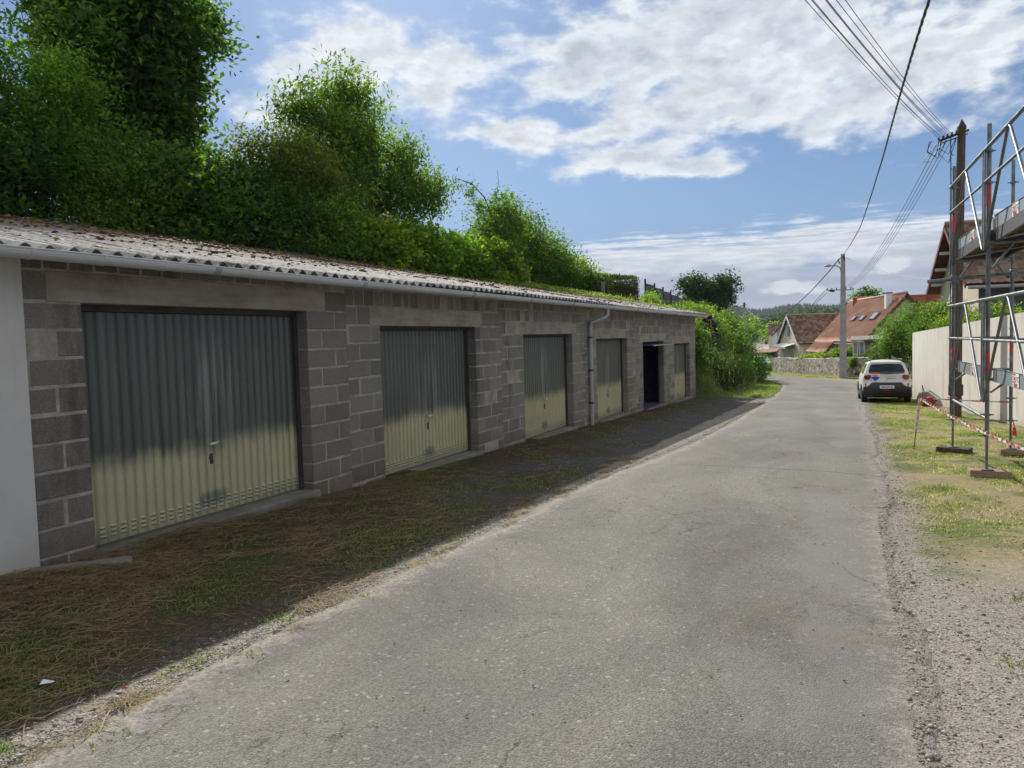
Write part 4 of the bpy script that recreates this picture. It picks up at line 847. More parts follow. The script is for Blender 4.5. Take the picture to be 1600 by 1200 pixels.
for k, ((x, y, r, h, m), lb) in enumerate(zip(spec, labs)): far_tree(lb, x, y, r, h*.66, m, 120+k, 300, .028*r*10*.36)
# shrubs in the right hand gardens
gR = 'garden shrubs behind the walls on the right'
gs = [('tall round laurel bush above the white car, in front of the pink roofed house', [(2.0, 42, -.4, .9, 1.2, 1.1), (2.9, 43, .3, .9, 1.2, 1.0), (1.6, 42, -1.5, .9, 1.1, .9), (3.0, 43, -1.0, 1.0, 1.2, 1.1)], L_DARK, 1500, .09),
 ('evergreen bush with pale leaves rising above the far end of the beige wall', [(3.4, 38, .2, .8, 1.0, 1.0), (2.9, 37.5, -.4, .7, .9, .8), (4.1, 38, .5, .6, .9, .6)], L_DARK, 900, .08),
 ('pale leaved bush between the scaffold and the house with the dark red eaves', [(3.7, 32, .1, .45, .8, .7), (3.3, 33, -.1, .5, .8, .6)], L_YEL, 420, .07),
 ('bush behind the wooden utility pole', [(3.9, 27, -.1, .55, .9, .75), (4.0, 26, .2, .4, .6, .5)], L_MID, 600, .07),
 ('low bush peeping over the beige wall between the scaffold tubes', [(4.3, 24.5, -.15, .4, .9, .55), (4.2, 22.5, -.3, .35, .7, .45)], L_YEL, 380, .06)]
for k, (lab, lb, m, nc, s) in enumerate(gs): plant('garden_shrub', lab, 'shrub', lb, nc, 18, s, m, gR, seed=150+k, r0=.03, sig=.13, nb=12, trunk='stems')
gs = [('rounded garden bush with reddish tips left of the lamp pole', [(-2.6, 64, -2.3, 1.2, 1.0, .6), (-1.4, 63.5, -2.2, .9, 1, .55)], L_YEL, 420, .14), ('taller green bush right behind the lamp pole', [(-.6, 62, -2.0, .7, .8, .7), (.2, 62, -1.9, .6, .8, .75)], L_MID, 420, .13), ('small green bush in front of the glazed garden shed', [(.9, 58, -2.2, .6, .6, .5)], L_BRIGHT, 180, .11)]
for k, (lab, lb, m, nc, s) in enumerate(gs): plant('garden_shrub', lab, 'shrub', lb, nc, 18, s, m, gR, seed=170+k, r0=.03, sig=.15, nb=8, trunk='stems')

# ------------------------------------------------------------------ grass, hay, stones
def blades(P, h, w, lean, rg, T, flat=False):
    n = len(P); an = rg.uniform(0, 6.283, n); d = np.stack([np.cos(an), np.sin(an), np.zeros(n)], 1); sd = np.stack([-np.sin(an), np.cos(an), np.zeros(n)], 1)
    le = (lean*rg.uniform(.3, 1.4, n))[:, None]; h = h[:, None]; w = w[:, None]; upv = np.array([0, 0, 1.0])
    m_ = P+d*h*le*.35+upv*h*.55; tp = P+d*h*le+upv*h*(1-.35*np.clip(le, 0, 1.6)).clip(.08)
    V = np.stack([P-sd*w*.5, P+sd*w*.5, m_+sd*w*.42, m_-sd*w*.42, tp+sd*w*.06, tp-sd*w*.06], 1).reshape(-1, 3)
    i = np.arange(n)*6; Fc = np.concatenate([np.stack([i, i+1, i+2, i+3], 1), np.stack([i+3, i+2, i+4, i+5], 1)]); return V, Fc, np.repeat(T, 6)
def pn(x, y, s, ph=0): return (np.sin(x*s+ph)*np.cos(y*s*.8+1.3*ph)+.6*np.sin(x*s*2.3+y*s*1.9+ph)+.4*np.sin(x*s*4.1-y*s*3.7+2*ph))/2
rg = np.random.default_rng(21)
def wallx(y): return 1.92+.11*(29.64-y)-.1
n = 150000; y = 5.2+25*rg.random(n)**1.7; x = .45+rg.random(n)*(wallx(y)-.45); p1 = pn(x, y, 1.6, 1)+.35*pn(x, y, 6, 3)
thr = np.where(y < 7.2, .55-(y-5.2)*.22, .05)-.05; edge = np.clip((x-(.55+.45*(y < 7)+.14*np.sin(y*1.3)+.1*np.sin(y*4)))/.4, 0, 1); near_wall = np.clip((wallx(y)-x)/.5, 0.15, 1)
keep = rg.random(n) < (.18+.82*(p1 > thr))*edge*near_wall
x, y, p1 = x[keep], y[keep], p1[keep]; n = len(x); T = np.clip(.70-.26*(p1 > .1)-.16*(p1 > .5)+.18*rg.normal(size=n), 0, 1)
hh = rg.uniform(.012, .036, n)*(1+.5*(p1 > .4)); V, Fc, Ti = blades(np.stack([x, y, H(x, y)-.005], 1), hh, rg.uniform(.003, .006, n)*(1+y/16), rg.uniform(.4, 1.6, n), rg, T)
o = link('verge_grass', raw('verge_grass', V, Fc, Ti), L_GRASS); props(o, 'short patchy half dry grass on the right verge under the scaffold', 'grass', kind='stuff')
# green tufts in the gravel edges
def tufts(pts, rg, per=70, r=.06, h=(.012, .045), T0=.33):
    P = np.repeat(np.array(pts), per, 0); n = len(P); P[:, :2] += rg.normal(size=(n, 2))*r; P[:, 2] = H(P[:, 0], P[:, 1])-.005
    return blades(P, rg.uniform(*h, n), rg.uniform(.004, .009, n), rg.uniform(.4, 1.3, n), rg, np.clip(T0+.15*rg.normal(size=n), 0, 1))
pts = [(-3.0+.12*rg.normal(), yy+rg.normal()*.2, 0) for yy in [1.9, 2.2, 2.9, 3.0, 3.6, 3.9, 4.5, 4.6, 5.3, 6.1, 7.5, 9]]+[(-3.4, 2.0, 0), (-3.3, 2.3, 0), (-3.5, 1.8, 0), (-3.7, 3.4, 0), (.75, 4.2, 0), (1.0, 5.4, 0), (1.15, 5.0, 0), (.8, 12.5, 0), (.85, 12.1, 0), (1.0, 11.9, 0)]
pts += [(-5.3, 8.2+.15*k+rg.normal()*.1, 0) for k in range(12)]+[(-5.25, 14+.5*k, 0) for k in range(4)]
V, Fc, Ti = tufts(pts, rg); o = link('weed_tufts', raw('weed_tufts', V, Fc, Ti), L_GRASS); props(o, 'small green weed tufts along the gravel edges of the road', 'weeds', kind='stuff')
# green ground cover in the strip
n = 90000; y = 1.2+28.3*rg.random(n)**1.5; x = rg.uniform(-5.35, -3.0, n); p1 = pn(x, y, 2.1, 5)+.4*pn(x, y, 7, 2); keep = p1+.55*ss(-4.6, -3.5, x)*(y < 9)-.8*ss(-3.45, -3.2, x)-.1*(y > 9) > .18; keep &= rg.random(n) < np.where(y > 9, .55, 1)
x, y = x[keep], y[keep]; n = len(x); V, Fc, Ti = blades(np.stack([x, y, H(x, y)-.004], 1), rg.uniform(.012, .04, n), rg.uniform(.003, .006, n)*(1+y/14), rg.uniform(.5, 1.8, n), rg, np.clip(.22+.2*rg.normal(size=n), 0, 1))
o = link('strip_grass', raw('strip_grass', V, Fc, Ti), L_GRASS); props(o, 'low green grass in the shaded strip before the garages', 'grass', kind='stuff')
# hay lying on the ground: bent flat stems
n = 140000; y = .8+27*rg.random(n)**2.0; x = -5.4+2.3*rg.random(n)**1.25; x[:9000] = rg.uniform(-3.2, -2.84, 9000); y[:9000] = 1.2+10*rg.random(9000)**1.3; p1 = pn(x, y, 1.9, 8); dens = np.clip(1.15-(y-4.5)/5.5, .10, 1)*np.clip(1.35-(x+5.4)/1.9, .05, 1)*np.clip(.12+1.1*ss(-.5, .6, p1+.3*pn(x, y, 9, 4)), 0, 1)+.9*np.exp(-((y-4.7)/.8)**2-((x+5.2)/.25)**2)
dens[:9000] = .9*(pn(x[:9000]*2, y[:9000], 2.3, 4) > .25)
keep = rg.random(n) < dens; x, y = x[keep], y[keep]; n = len(x)
pile = .13*np.exp(-((y-4.75)/.45)**2-((x+5.2)/.22)**2)+.06*np.exp(-((y-3.3)/.6)**2-((x+5.0)/.4)**2)+.02*(pn(x, y, 3, 1) > .3)
L = rg.uniform(.03, .19, n)*(1+.6*(rg.random(n) < .12)); an = rg.uniform(0, 3.1416, n); cv = rg.normal(size=n)*.28; z = H(x, y)+.004+rg.random(n)*(.018+pile); w = rg.uniform(.0006, .0013, n)*(1+y/7)
pts = []
for s in (-.5, 0, .5):
    a = an+cv*s; px_ = x+np.cos(a)*L*s; py_ = y+np.sin(a)*L*s; pz_ = z+(np.abs(s)*-.01 if s else .012*rg.random(n))+rg.random(n)*.02*abs(s)
    nx, ny = -np.sin(a)*w, np.cos(a)*w; pts += [np.stack([px_-nx, py_-ny, pz_], 1), np.stack([px_+nx, py_+ny, pz_+.001], 1)]
V = np.stack(pts, 1).reshape(-1, 3); i = np.arange(n)*6; Fc = np.concatenate([np.stack([i, i+1, i+3, i+2], 1), np.stack([i+2, i+3, i+5, i+4], 1)])
o = link('hay', raw('hay', V, Fc, np.repeat(np.clip(.45+.22*rg.normal(size=n), 0, 1), 6)), L_HAY); props(o, 'dry brown cut hay strewn along the foot of the garages', 'hay', kind='stuff')
# grass on the bank and by the bend
n = 42000; y = rg.uniform(30, 62, n); f = interp(y, FOOT); rl = interp(y, ROADL); x = rl-.15-rg.random(n)**1.3*(rl-f+3.0); hh = rg.uniform(.05, .14, n)*(1+2.8*ss(.2, 1.4, f-x))
V, Fc, Ti = blades(np.stack([x, y, H(x, y)-.02], 1), hh, rg.uniform(.012, .03, n), rg.uniform(.3, 1.3, n), rg, np.clip(.36-.12*ss(0, 1, f-x)+.18*rg.normal(size=n), 0, 1))
o = link('bank_grass', raw('bank_grass', V, Fc, Ti), L_GRASS); props(o, 'green grass and nettles covering the bank beyond the garages', 'grass', kind='stuff')
# tall seed heads
n = 900; y = np.concatenate([rg.uniform(31, 50, 300), rg.uniform(37, 58, 600)]); x = np.concatenate([rg.uniform(-6.2, -4.7, 300), rg.uniform(-11.6, -10.2, 600)])
V, Fc, Ti = blades(np.stack([x, y, H(x, y)-.02], 1), np.concatenate([rg.uniform(.5, 1.0, 300), rg.uniform(.7, 1.3, 600)]), rg.uniform(.012, .022, n), rg.uniform(.1, .7, n), rg, np.clip(.5+.25*rg.normal(size=n), 0, 1))
hd = V.reshape(n, 6, 3)[:, 4]; Vh, Fh, Th = blades(hd-np.array([0, 0, .12]), rg.uniform(.15, .25, n), rg.uniform(.015, .03, n), rg.uniform(.2, .9, n), rg, np.clip(.65+.2*rg.normal(size=n), 0, 1))
o = link('tall_seed_grass', raw('tall_seed_grass', np.concatenate([V, Vh]), np.concatenate([Fc, Fh+len(V)]), np.concatenate([Ti, Th])), L_SEED); props(o, 'tall straw coloured seeding grass on the bank in front of the panel fence', 'grass', kind='stuff')
# stones
n = 40000; k = rg.random(n); y = np.where(k < .38, 1+26*rg.random(n)**2, np.where(k < .9, 1.8+7.5*rg.random(n)**1.5, 8+18*rg.random(n))); left = k < .38
x = np.where(left, interp(y, ROADL)-.02-np.abs(rg.normal(size=n))*.14, np.where(k < .9, .22+rg.random(n)**1.3*(2.1+.0*y), .36+np.abs(rg.normal(size=n))*.25))
s = rg.uniform(.002, .006, n)*(1+1.4*(rg.random(n) < .05))*(1+y/50); V, Fc, Ti = blobs_mesh(np.stack([x, y, H(x, y)+s*.25+np.where((x > interp(y, ROADL)-.05) & (x < interp(y, ROADR)+.03), .012, 0)], 1), s, np.clip(.45+.28*rg.normal(size=n), 0, 1), rg, .6)
o = link('gravel', raw('gravel', V, Fc, Ti), L_STONE); props(o, 'loose grey and beige stones along both edges of the road', 'gravel', kind='stuff')
n = 500; y = 1.5+14*rg.random(n)**1.6; x = rg.uniform(-2.8, .3, n); s = rg.uniform(.002, .006, n)*(1+y/20)
V, Fc, Ti = blobs_mesh(np.stack([x, y, base_h(y)+.015+.03*np.sin(np.clip((x-interp(y, ROADL))/3.2, 0, 1)*np.pi)+s*.3], 1), s, np.clip(.4+.35*rg.normal(size=n), 0, 1), rg, .6)
o = link('road_grit', raw('road_grit', V, Fc, Ti), L_STONE); props(o, 'scattered grit and chips lying on the asphalt', 'grit', kind='stuff')
# ------------------------------------------------------------------ beige wall on the right
T = thing('garden_wall', 'smooth beige rendered garden wall running behind the scaffold', 'wall', (2.6, 22, -2.3))
def wline(y): return 1.95+.11*(29.66-y)
m = MB(); ysx = [29.66, 26, 22, 18, 14, 10, 7]
for a, b in zip(ysx, ysx[1:]):
    za, zb = -.15+.0366*(29.66-a), -.15+.0366*(29.66-b)
    for (x0a, x0b, z0, z1a, z1b) in ((0, 0, -2.9, za, zb),):
        A = [(wline(a), a), (wline(a)+.2, a), (wline(b)+.2, b), (wline(b), b)]
        lo = [(p[0], p[1], -2.9) for p in A]; hi = [(A[0][0], A[0][1], za), (A[1][0], A[1][1], za), (A[2][0], A[2][1], zb), (A[3][0], A[3][1], zb)]
        m.quad(lo[3], lo[0], hi[0], hi[3]); m.quad(lo[1], lo[2], hi[2], hi[1]); m.quad(*hi)
        if a == 29.66: m.quad(lo[0], lo[1], hi[1], hi[0])
obj('wall', m, MREND, T)
# ------------------------------------------------------------------ scaffold
MDSTEEL = noisy('dull_dark_steel', (.035, .037, .04), (.075, .078, .083), 8, .6, .1, 60, metal=.3)
S = thing('scaffold', 'galvanised tube scaffold with guard rail frames and a raised timber deck before the beige wall', 'scaffold', (1.8, 11, -1.9))
def fx(y): return 1.415+(13.2-y)*.037
fy = [13.2, 10.7, 8.2, 5.7]; RT = .0242
def gh(y): return float(base_h(y))
for k, y in enumerate(fy):
    for row, (dx, zt_) in enumerate(((0, 2.40), (.745, 2.40))):
        x = fx(y)+dx; zb = gh(y)+.09
        if k == 3 and row == 0: pass
        m = MB(); m.tube([(x, y, zb+.42), (x, y, zt_)], RT, 12)
        st = obj('standard', m, MSTEEL, S, smooth=True, angle=50)
        m = MB(); m.tube([(x, y, zb+.005), (x, y, zb+.55)], .016, 10); m.bbox(x-.07, x+.07, y-.07, y+.07, zb-.0, zb+.008, .002); m.tube([(x, y, zb+.40), (x, y, zb+.43)], .03, 10); m.tube([(x-.09, y, zb+.415), (x+.09, y, zb+.415)], .008, 6)
        obj('base_jack', m, MSTEEL, S, smooth=True, angle=50)
        m = MB()
        for z in (.95, 1.71, 2.08, -.17, -1.07, .32): m.tube([(x, y, z-.012), (x, y, z+.012)], .043, 8); m.tube([(x-.07, y, z), (x+.07, y, z)], .008, 5)
        obj('coupling_ring', m, MSTEEL, S)
        for z in ((-.55, 1.43) if row == 0 else (-.40,)):
            m = MB(); m.tube([(x, y, z-.0), (x, y, z+.26 if row == 0 else z+.2)], RT+.0015, 12, cap=False); rs = obj('red_sleeve', m, MREDW, S, smooth=True)
        tm = place_text('EHTEC' if False else 'ECTEC', .045, MWH, S, (x-RT-.004-S.location.x, y-S.location.y-.004, -.42-S.location.z), (0, 0, 1), (0, 1, 0), 1.2, name='lettering') if row == 0 and k < 3 else None
# guard rail frames between front standards
for k in range(3):
    ya, yb = fy[k], fy[k+1]; 
    for (ztop, zmid, zft) in ((2.09, 1.71, .95), (.32, -.16, -.88)):
        m = MB(); e = -.05
        pa, pb = (fx(ya)+e, ya-.06), (fx(yb)+e, yb+.06); 
        m.tube([(fx(ya)+e, ya+.03, ztop), (fx(yb)+e, yb-.03, ztop)], .021, 8)
        obj('guard_rail', m, MSTEEL, S, smooth=True, angle=50)
        m = MB(); m.tube([(pa[0], pa[1], zmid), (pb[0], pb[1], zmid)], .016, 8); obj('guard_rail', m, MSTEEL, S, smooth=True, angle=50)
        m = MB(); ym = (ya+yb)/2; xm = fx(ym)+e
        for (xx, yy, sgn) in ((pa[0], pa[1]-.06, 1), (pb[0], pb[1]+.06, -1)):
            m.tube([(xm, ym+sgn*.05, ztop-.02), (xm, ym+sgn*.11, ztop-.05), (xx, yy+.0, zft), (xx, yy+sgn*.05, zft-.02)], .017, 8)
        obj('frame_brace', m, MSTEEL, S, smooth=True, angle=60)
        for (xx, yy) in (pa, pb):
            m = MB(); m.box(xx-.012, xx+.012, yy-.02, yy+.02, zft-.03, ztop); obj('frame_upright', m, MSTEEL, S)
    # toe boards, two levels, with the sign plates
    for lvl, (z0, z1) in enumerate(((1.155, 1.31), (-.665, -.50))):
        xa, xb = fx(ya)+.055, fx(yb)+.055; m = MB()
        m.slab([(xa, ya-.05, z1), (xb, yb+.05, z1), (xb, yb+.05, z0), (xa, ya-.05, z0)], .004); m.slab([(xa-.014, ya-.05, z1), (xb-.014, yb+.05, z1), (xb, yb+.05, z1-.002), (xa, ya-.05, z1-.002)], .003)
        tb = obj('toe_board', m, MSHEET, S)
        if k < 2:
            yc = (11.85, 9.45)[k]+(.05 if lvl else .15); xc = fx(yc)+.055-.008; m = MB(); hw, h0, h1 = .135, z0+.008, z1-.008
            q = lambda yy: fx(yy)+.055-.008
            m.slab([(q(yc+hw), yc+hw, h1), (q(yc-hw), yc-hw, h1), (q(yc-hw), yc-hw, h0), (q(yc+hw), yc+hw, h0)], .003)
            sp = obj('sign_plate', m, MWH, tb)
            m = MB(); hm = h0+.045; m.slab([(q(yc+hw)-.002, yc+hw-.004, h1-.004), (q(yc-hw)-.002, yc-hw+.004, h1-.004), (q(yc-hw)-.002, yc-hw+.004, hm), (q(yc+hw)-.002, yc+hw-.004, hm)], .001)
            obj('red_panel', m, MREDW, tb)
            ro = S.location; Xa = (fx(yc-1)-fx(yc), -1, 0)
            place_text('ECTEC', .088, MWH, tb, (xc-.006-ro.x, yc-ro.y, (hm+h1)/2-.008-ro.z), Xa, (0, 0, 1), .95, .002)
            place_text('ECTEC', .05, MREDW, tb, (xc-.006-ro.x, yc-ro.y, (hm+h0)/2-ro.z), Xa, (0, 0, 1), 1.0, .001)
    # deck
    m = MB(); x0, x1 = fx(ya)+.06, fx(ya)+.70
    m.box(x0+.03, x1-.03, yb+.03, ya-.03, 1.13, 1.145)
    for j in range(6): yy = yb+.2+j*(ya-yb-.4)/5; m.box(x0+.03, x1-.03, yy-.03, yy+.03, 1.07, 1.13)
    dk_ = obj('deck_board', m, MPLY, S)
    m = MB(); m.box(x0, x0+.035, yb+.02, ya-.02, 1.01, 1.15); m.box(x1-.035, x1, yb+.02, ya-.02, 1.01, 1.15); m.box(x0+.035, x1-.035, yb+.02, yb+.05, 1.01, 1.15); m.box(x0+.035, x1-.035, ya-.05, ya-.02, 1.01, 1.15)
    obj('deck_frame', m, MDSTEEL, S)
    m = MB(); m.tube([(x0+.02, ya-.1, 1.03), (x1-.02, yb+.3, .99)], .017, 6); obj('deck_brace', m, MSTEEL, S, smooth=True)
for y in fy:
    for z in (1.0, -.17, -.64):
        m = MB(); m.tube([(fx(y), y, z), (fx(y)+.745, y, z)], RT if z > 0 else .020, 8)
        if z > 0: m.tube([(fx(y)+.05, y, z-.30), (fx(y)+.25, y, z-.02)], .018, 6); m.tube([(fx(y)+.70, y, z-.30), (fx(y)+.50, y, z-.02)], .018, 6)
        if z < -.5: m.tube([(fx(y)+.03, y, z-.16), (fx(y)+.22, y, z-.01)], .014, 6)
        obj('transom', m, MSTEEL, S, smooth=True, angle=50)
for k in range(1):
    ya, yb = fy[k], fy[k+1]
    m = MB(); m.tube([(fx(ya)-.0, ya, -1.10), (fx(yb), yb, -1.12)], .0215, 8); obj('ledger', m, MSTEEL, S, smooth=True, angle=50)
m = MB(); m.tube([(1.06, 13.14, .70), (2.75, 13.10, .80)], .027, 12); lt_ = obj('loose_tube', m, MSTEEL, S, smooth=True, angle=50); lt_['label'] = 'long horizontal tube sticking out to the left of the scaffold'
for q in ((1.37, 1.46, 13.09, 13.20, .66, .78), (2.12, 2.21, 13.07, 13.20, .70, .82)):
    m = MB(); m.bbox(*q, .01); obj('coupler', m, MSTEEL, S)
m = MB(); m.tube([(2.20, 13.15, -1.50), (2.20, 13.14, -1.62)], [.02, .035], 7); m.tube([(2.18, 13.15, -1.38), (2.2, 13.15, -1.50)], .008, 5); obj('red_tag', m, MRED, S)
# timber sole boards
def sole(x, y, L, w, h, rz, lab, m=MWOOD, z=0):
    mb = MB(); mb.bbox(-L/2, L/2, -w/2, w/2, 0, h, .006); o = obj('sole_board', mb, m, world=False); o.location = (x, y, gh(y)+.0+z); o.rotation_euler = (0, .02, rz); props(o, lab, 'timber block', 'timber blocks under the scaffold feet'); return o
sole(fx(10.7)+.03, 10.72, .44, .22, .085, .05, 'longest timber block, lying flat in the grass under the middle scaffold post')
sole(fx(13.2)+.02, 13.2, .44, .26, .085, -.35, 'dark weathered timber block turned askew under the far left scaffold post', MWOODD)
sole(2.185, 13.18, .34, .15, .085, .1, 'short orange brown timber block under the rear scaffold post')
sole(fx(8.2)+.10, 8.2, .46, .24, .085, .08, 'timber block at the right edge of the photo, cut by the frame')
# marker rod with barrier tape
T = thing('marker_rod', 'leaning steel rod wrapped in faded red and white tape on the verge', 'marker rod', (.90, 13.4, -1.915))
m = MB(); m.tube([(.90, 13.4, -1.95), (.985, 13.4, -1.09)], .008, 6); obj('rod', m, MFRAME, T)
m = MB()
for k in range(9):
    a = .42+k*.062; b = a+.062; A = Vector((.90, 13.4, -1.95)).lerp(Vector((.985, 13.4, -1.09)), a); B = Vector((.90, 13.4, -1.95)).lerp(Vector((.985, 13.4, -1.09)), b); m.tube([A, B], .02, 6, tint=k % 2)
obj('tape_wrap', m, mat('pale_tape', .6, fn=lambda t: {'Base Color': t.mix(t.attr('tint'), (.62, .60, .60), (.62, .30, .27))}), T)
def tape(name, lab, P, w, tw, stripe, m_red, m_wh, n=180, sag=.0):
    T = thing(name, lab, 'barrier tape', P[0])
    A, B = Vector(P[0]), Vector(P[1])
    mr_ = MB(); ids = []; Ld = (B-A).length; d = (B-A).normalized(); s0 = d.cross(Vector((0, 0, 1))).normalized(); u0 = s0.cross(d)
    def at(q):
        p = A.lerp(B, q)-Vector((0, 0, sag*4*q*(1-q))); an = tw*q*6.283+.4; o = (u0*math.cos(an)+s0*math.sin(an))*w/2; return p-o, p+o
    for k in range(n):
        a0, a1 = at(k/n); b0, b1 = at((k+1)/n); mr_.quad(a0, b0, b1, a1); ids.append(int((k/n)*Ld/stripe) % 2)
    o = obj('tape', mr_, m_red, T); o.data.materials.append(m_wh); o.data.polygons.foreach_set('material_index', ids)
tape('barrier_tape', 'twisted red and white barrier tape running from the rod towards the camera past the scaffold', [(.985, 13.38, -1.09), (1.58, 8.2, -1.18)], .05, 19, .085, MRED, MWH, 420, .045)
tape('barrier_tape', 'straight red and white barrier tape stretched from the rod to the rear scaffold post', [(.99, 13.4, -1.09), (2.2, 13.25, -1.135)], .022, .0, .17, MRED, MWH, 60, .008)
m = MB(); m.tube([(-.0, 0, 0), (.02, 0, .42)], .006, 5)
T = thing('sack', 'dark red slumped sack with a thin rod at the foot of the beige wall', 'sack', (2.02, 24.9, gh(24.9)))
obj('rod', (lambda mb: (mb.tube([(1.90, 24.9, gh(24.9)), (1.89, 24.9, gh(24.9)+.62)], .007, 5), mb)[1])(MB()), MFRAME, T)
V, Fc, Ti = blobs_mesh(np.array([[2.06, 24.9, gh(24.9)+.12]]), np.array([.2]), np.array([.5]), np.random.default_rng(4), 1.0); o = link('bag', raw('bag', V-np.array(T.location), Fc, Ti, smooth=True), noisy('dark_red_canvas', (.14, .015, .02), (.26, .03, .035), 7, .7), T)
# ------------------------------------------------------------------ poles
T = thing('utility_pole', 'weathered round wooden utility pole behind the scaffold', 'utility pole', (2.28, 20.7, -2.15))
m = MB(); m.tube([(2.27, 20.7, -2.4), (2.30, 20.7, 1), (2.36, 20.7, 4.6)], [.13, .11, .085], 16); obj('post', m, MWOODD, T, smooth=True, angle=50)
m = MB(); m.tube([(2.36, 20.7, 4.6), (2.36, 20.7, 4.66), (2.36, 20.7, 4.82)], [.10, .10, .01], 8); obj('cap', m, MFRAME, T)
m = MB(); m.tube([(2.50, 20.7, 4.56), (1.90, 20.55, 4.36)], .03, 6); m.tube([(2.5, 20.8, 4.50), (1.95, 20.65, 4.32)], .015, 5); obj('crossarm', m, MFRAME, T)
m = MB(); rg = np.random.default_rng(8)
for k in range(5):
    x = 1.88+.09*k; m.tube([(x, 20.55, 4.36+.03*k*.9), (x, 20.55, 4.43+.03*k)], [.03, .02], 6)
for k in range(4):
    x0, x1 = 1.86+.05*rg.normal()*1.5, 2.05+.12*rg.normal(); d_ = rg.uniform(.15, .5)
    m.tube([(x0, 20.5, 4.36), (x0-.12*rg.random(), 20.5, 4.3-d_*.6), ((x0+x1)/2, 20.5, 4.25-d_), (x1, 20.5, 4.35)], .009, 5, cap=False)
m.tube([(1.9, 20.5, 4.36), (1.65, 20.5, 4.05), (1.55, 20.5, 3.9), (1.7, 20.5, 3.88), (1.95, 20.5, 4.3)], .009, 5, cap=False)
obj('cable_loops', m, MCABLE, T)
m = MB(); m.tube([(2.12, 20.5, 4.4), (2.13, 20.5, 3.2), (2.15, 20.55, 2.4), (2.13, 20.58, -1)], .012, 5); obj('down_cable', m, MCABLE, T)
m = MB(); 
for k in range(12): a = 4.0-k*.33; m.tube([(2.2, 20.6, a), (2.14, 20.5, a)], .01, 5)
m.tube([(2.275, 20.7, -1.62), (2.275, 20.7, -1.36)], .158, 16, cap=False); obj('staples', m, MFRAME, T)
LX, LY, LZ = -.46, 54.0, -3.17
T = thing('lamp_pole', 'square grey concrete pole with a small street lamp in front of the stone wall', 'street lamp', (LX, LY, LZ))
m = MB(); m.prism([(LX-.22, LY-.16), (LX+.22, LY-.16), (LX+.22, LY+.16), (LX-.22, LY+.16)], 2, LZ-.2, LZ+.1)
i = len(m.v)
for z, s in ((LZ-.2, .24), (4.94, .125)):
    m.v += [(LX-s, LY-s*.7, z), (LX+s, LY-s*.7, z), (LX+s, LY+s*.7, z), (LX-s, LY+s*.7, z)]; m.t += [.5]*4
m.f += [(i+k, i+(k+1) % 4, i+4+(k+1) % 4, i+4+k) for k in range(4)]+[(i+4, i+5, i+6, i+7)]
m.f = m.f[6:]; obj('post', m, MPOLE, T)
m = MB(); m.tube([(LX-.1, LY, 3.7), (LX-.16, LY, 4.05), (LX-.35, LY, 4.2), (LX-.75, LY, 4.24)], .035, 7); obj('lamp_arm', m, MSTEEL, T, smooth=True)
m = MB(); m.tube([(LX-.72, LY, 4.24), (LX-.85, LY, 4.25), (LX-1.12, LY, 4.23)], [.05, .10, .05], 8); obj('lamp_head', m, MGUT_D, T, smooth=True)
m = MB(); m.tube([(LX-1.0, LY-.05, 2.66), (LX+.55, LY-.05, 2.60)], .03, 6); m.tube([(LX-.8, LY-.05, 2.62), (LX-.5, LY-.05, 2.58)], .09, 6)
for k in range(6): m.tube([(LX-.95+.28*k, LY-.05, 2.64), (LX-.95+.28*k, LY-.05, 2.78)], .03, 5)
obj('crossarm', m, MFRAME, T)
m = MB(); m.tube([(LX-.1, LY-.1, 4.75), (LX-.3, LY-.1, 4.6), (LX-.18, LY-.1, 4.3)], .035, 5); m.tube([(LX+.02, LY-.15, 4.8), (LX+.12, LY-.15, 4.55)], .04, 5); obj('cable_clamps', m, MCABLE, T)
def cable(lab, A, B, sag, r, n=36, q0=0.0, group='overhead cables', tw=False):
    m = MB(); A, B = Vector(A), Vector(B); pts = [A.lerp(B, q0+(1-q0)*k/n)-Vector((0, 0, sag*4*(q0+(1-q0)*k/n)*(1-(q0+(1-q0)*k/n)))) for k in range(n+1)]
    if tw:
        L_ = (B-A).length; s0 = Vector((1, 0, 0)); nn = n
        for ph in (0, 3.14159): m.tube([p+Vector((math.cos(ph+k*1.7), 0, math.sin(ph+k*1.7)))*r*.55 for k, p in enumerate(pts)], r*.8, 5)
    else: m.tube(pts, r, 5)
    o = obj('overhead_cable', m, MCABLE); props(o, lab, 'cable', group); return o
near = [(-.27, 3.92), (-.16, 3.90), (-.13, 3.89), (-.07, 3.88), (-.03, 3.87), (.02, 3.86), (.04, 3.86), (.16, 3.83)]
nl = ['lowest leftmost', 'second from left', 'third from left', 'fourth from left', 'fifth from left', 'sixth from left', 'seventh from left', 'rightmost']
for k, ((x, z), l) in enumerate(zip(near, nl)):
    A = Vector((1.88+.045*k, 20.55, 4.42)); Bp = Vector((x, 10, z)); d = (Bp-A); B = A+d*2.6
    B.z += .35; cable(f'thin overhead cable rising from the wooden pole, {l} at the photo top', A, B, .42+.05*(k % 3), .0045, 40)
fl = ['farthest left', 'second', 'third', 'rightmost']
for k in range(4):
    A = Vector((1.86+.09*k, 20.5, 4.33)); B = Vector((LX-.1+.16*k, LY-.05, 2.78)); cable(f'long sagging cable between the wooden pole and the lamp pole crossarm, {fl[k]}', A, B, .75-.04*k, .007, 44)
tp = [(.73, 9, 3.33), (.74, 11, 3.55), (.72, 20, 4.09), (.38, 35, 4.26)]
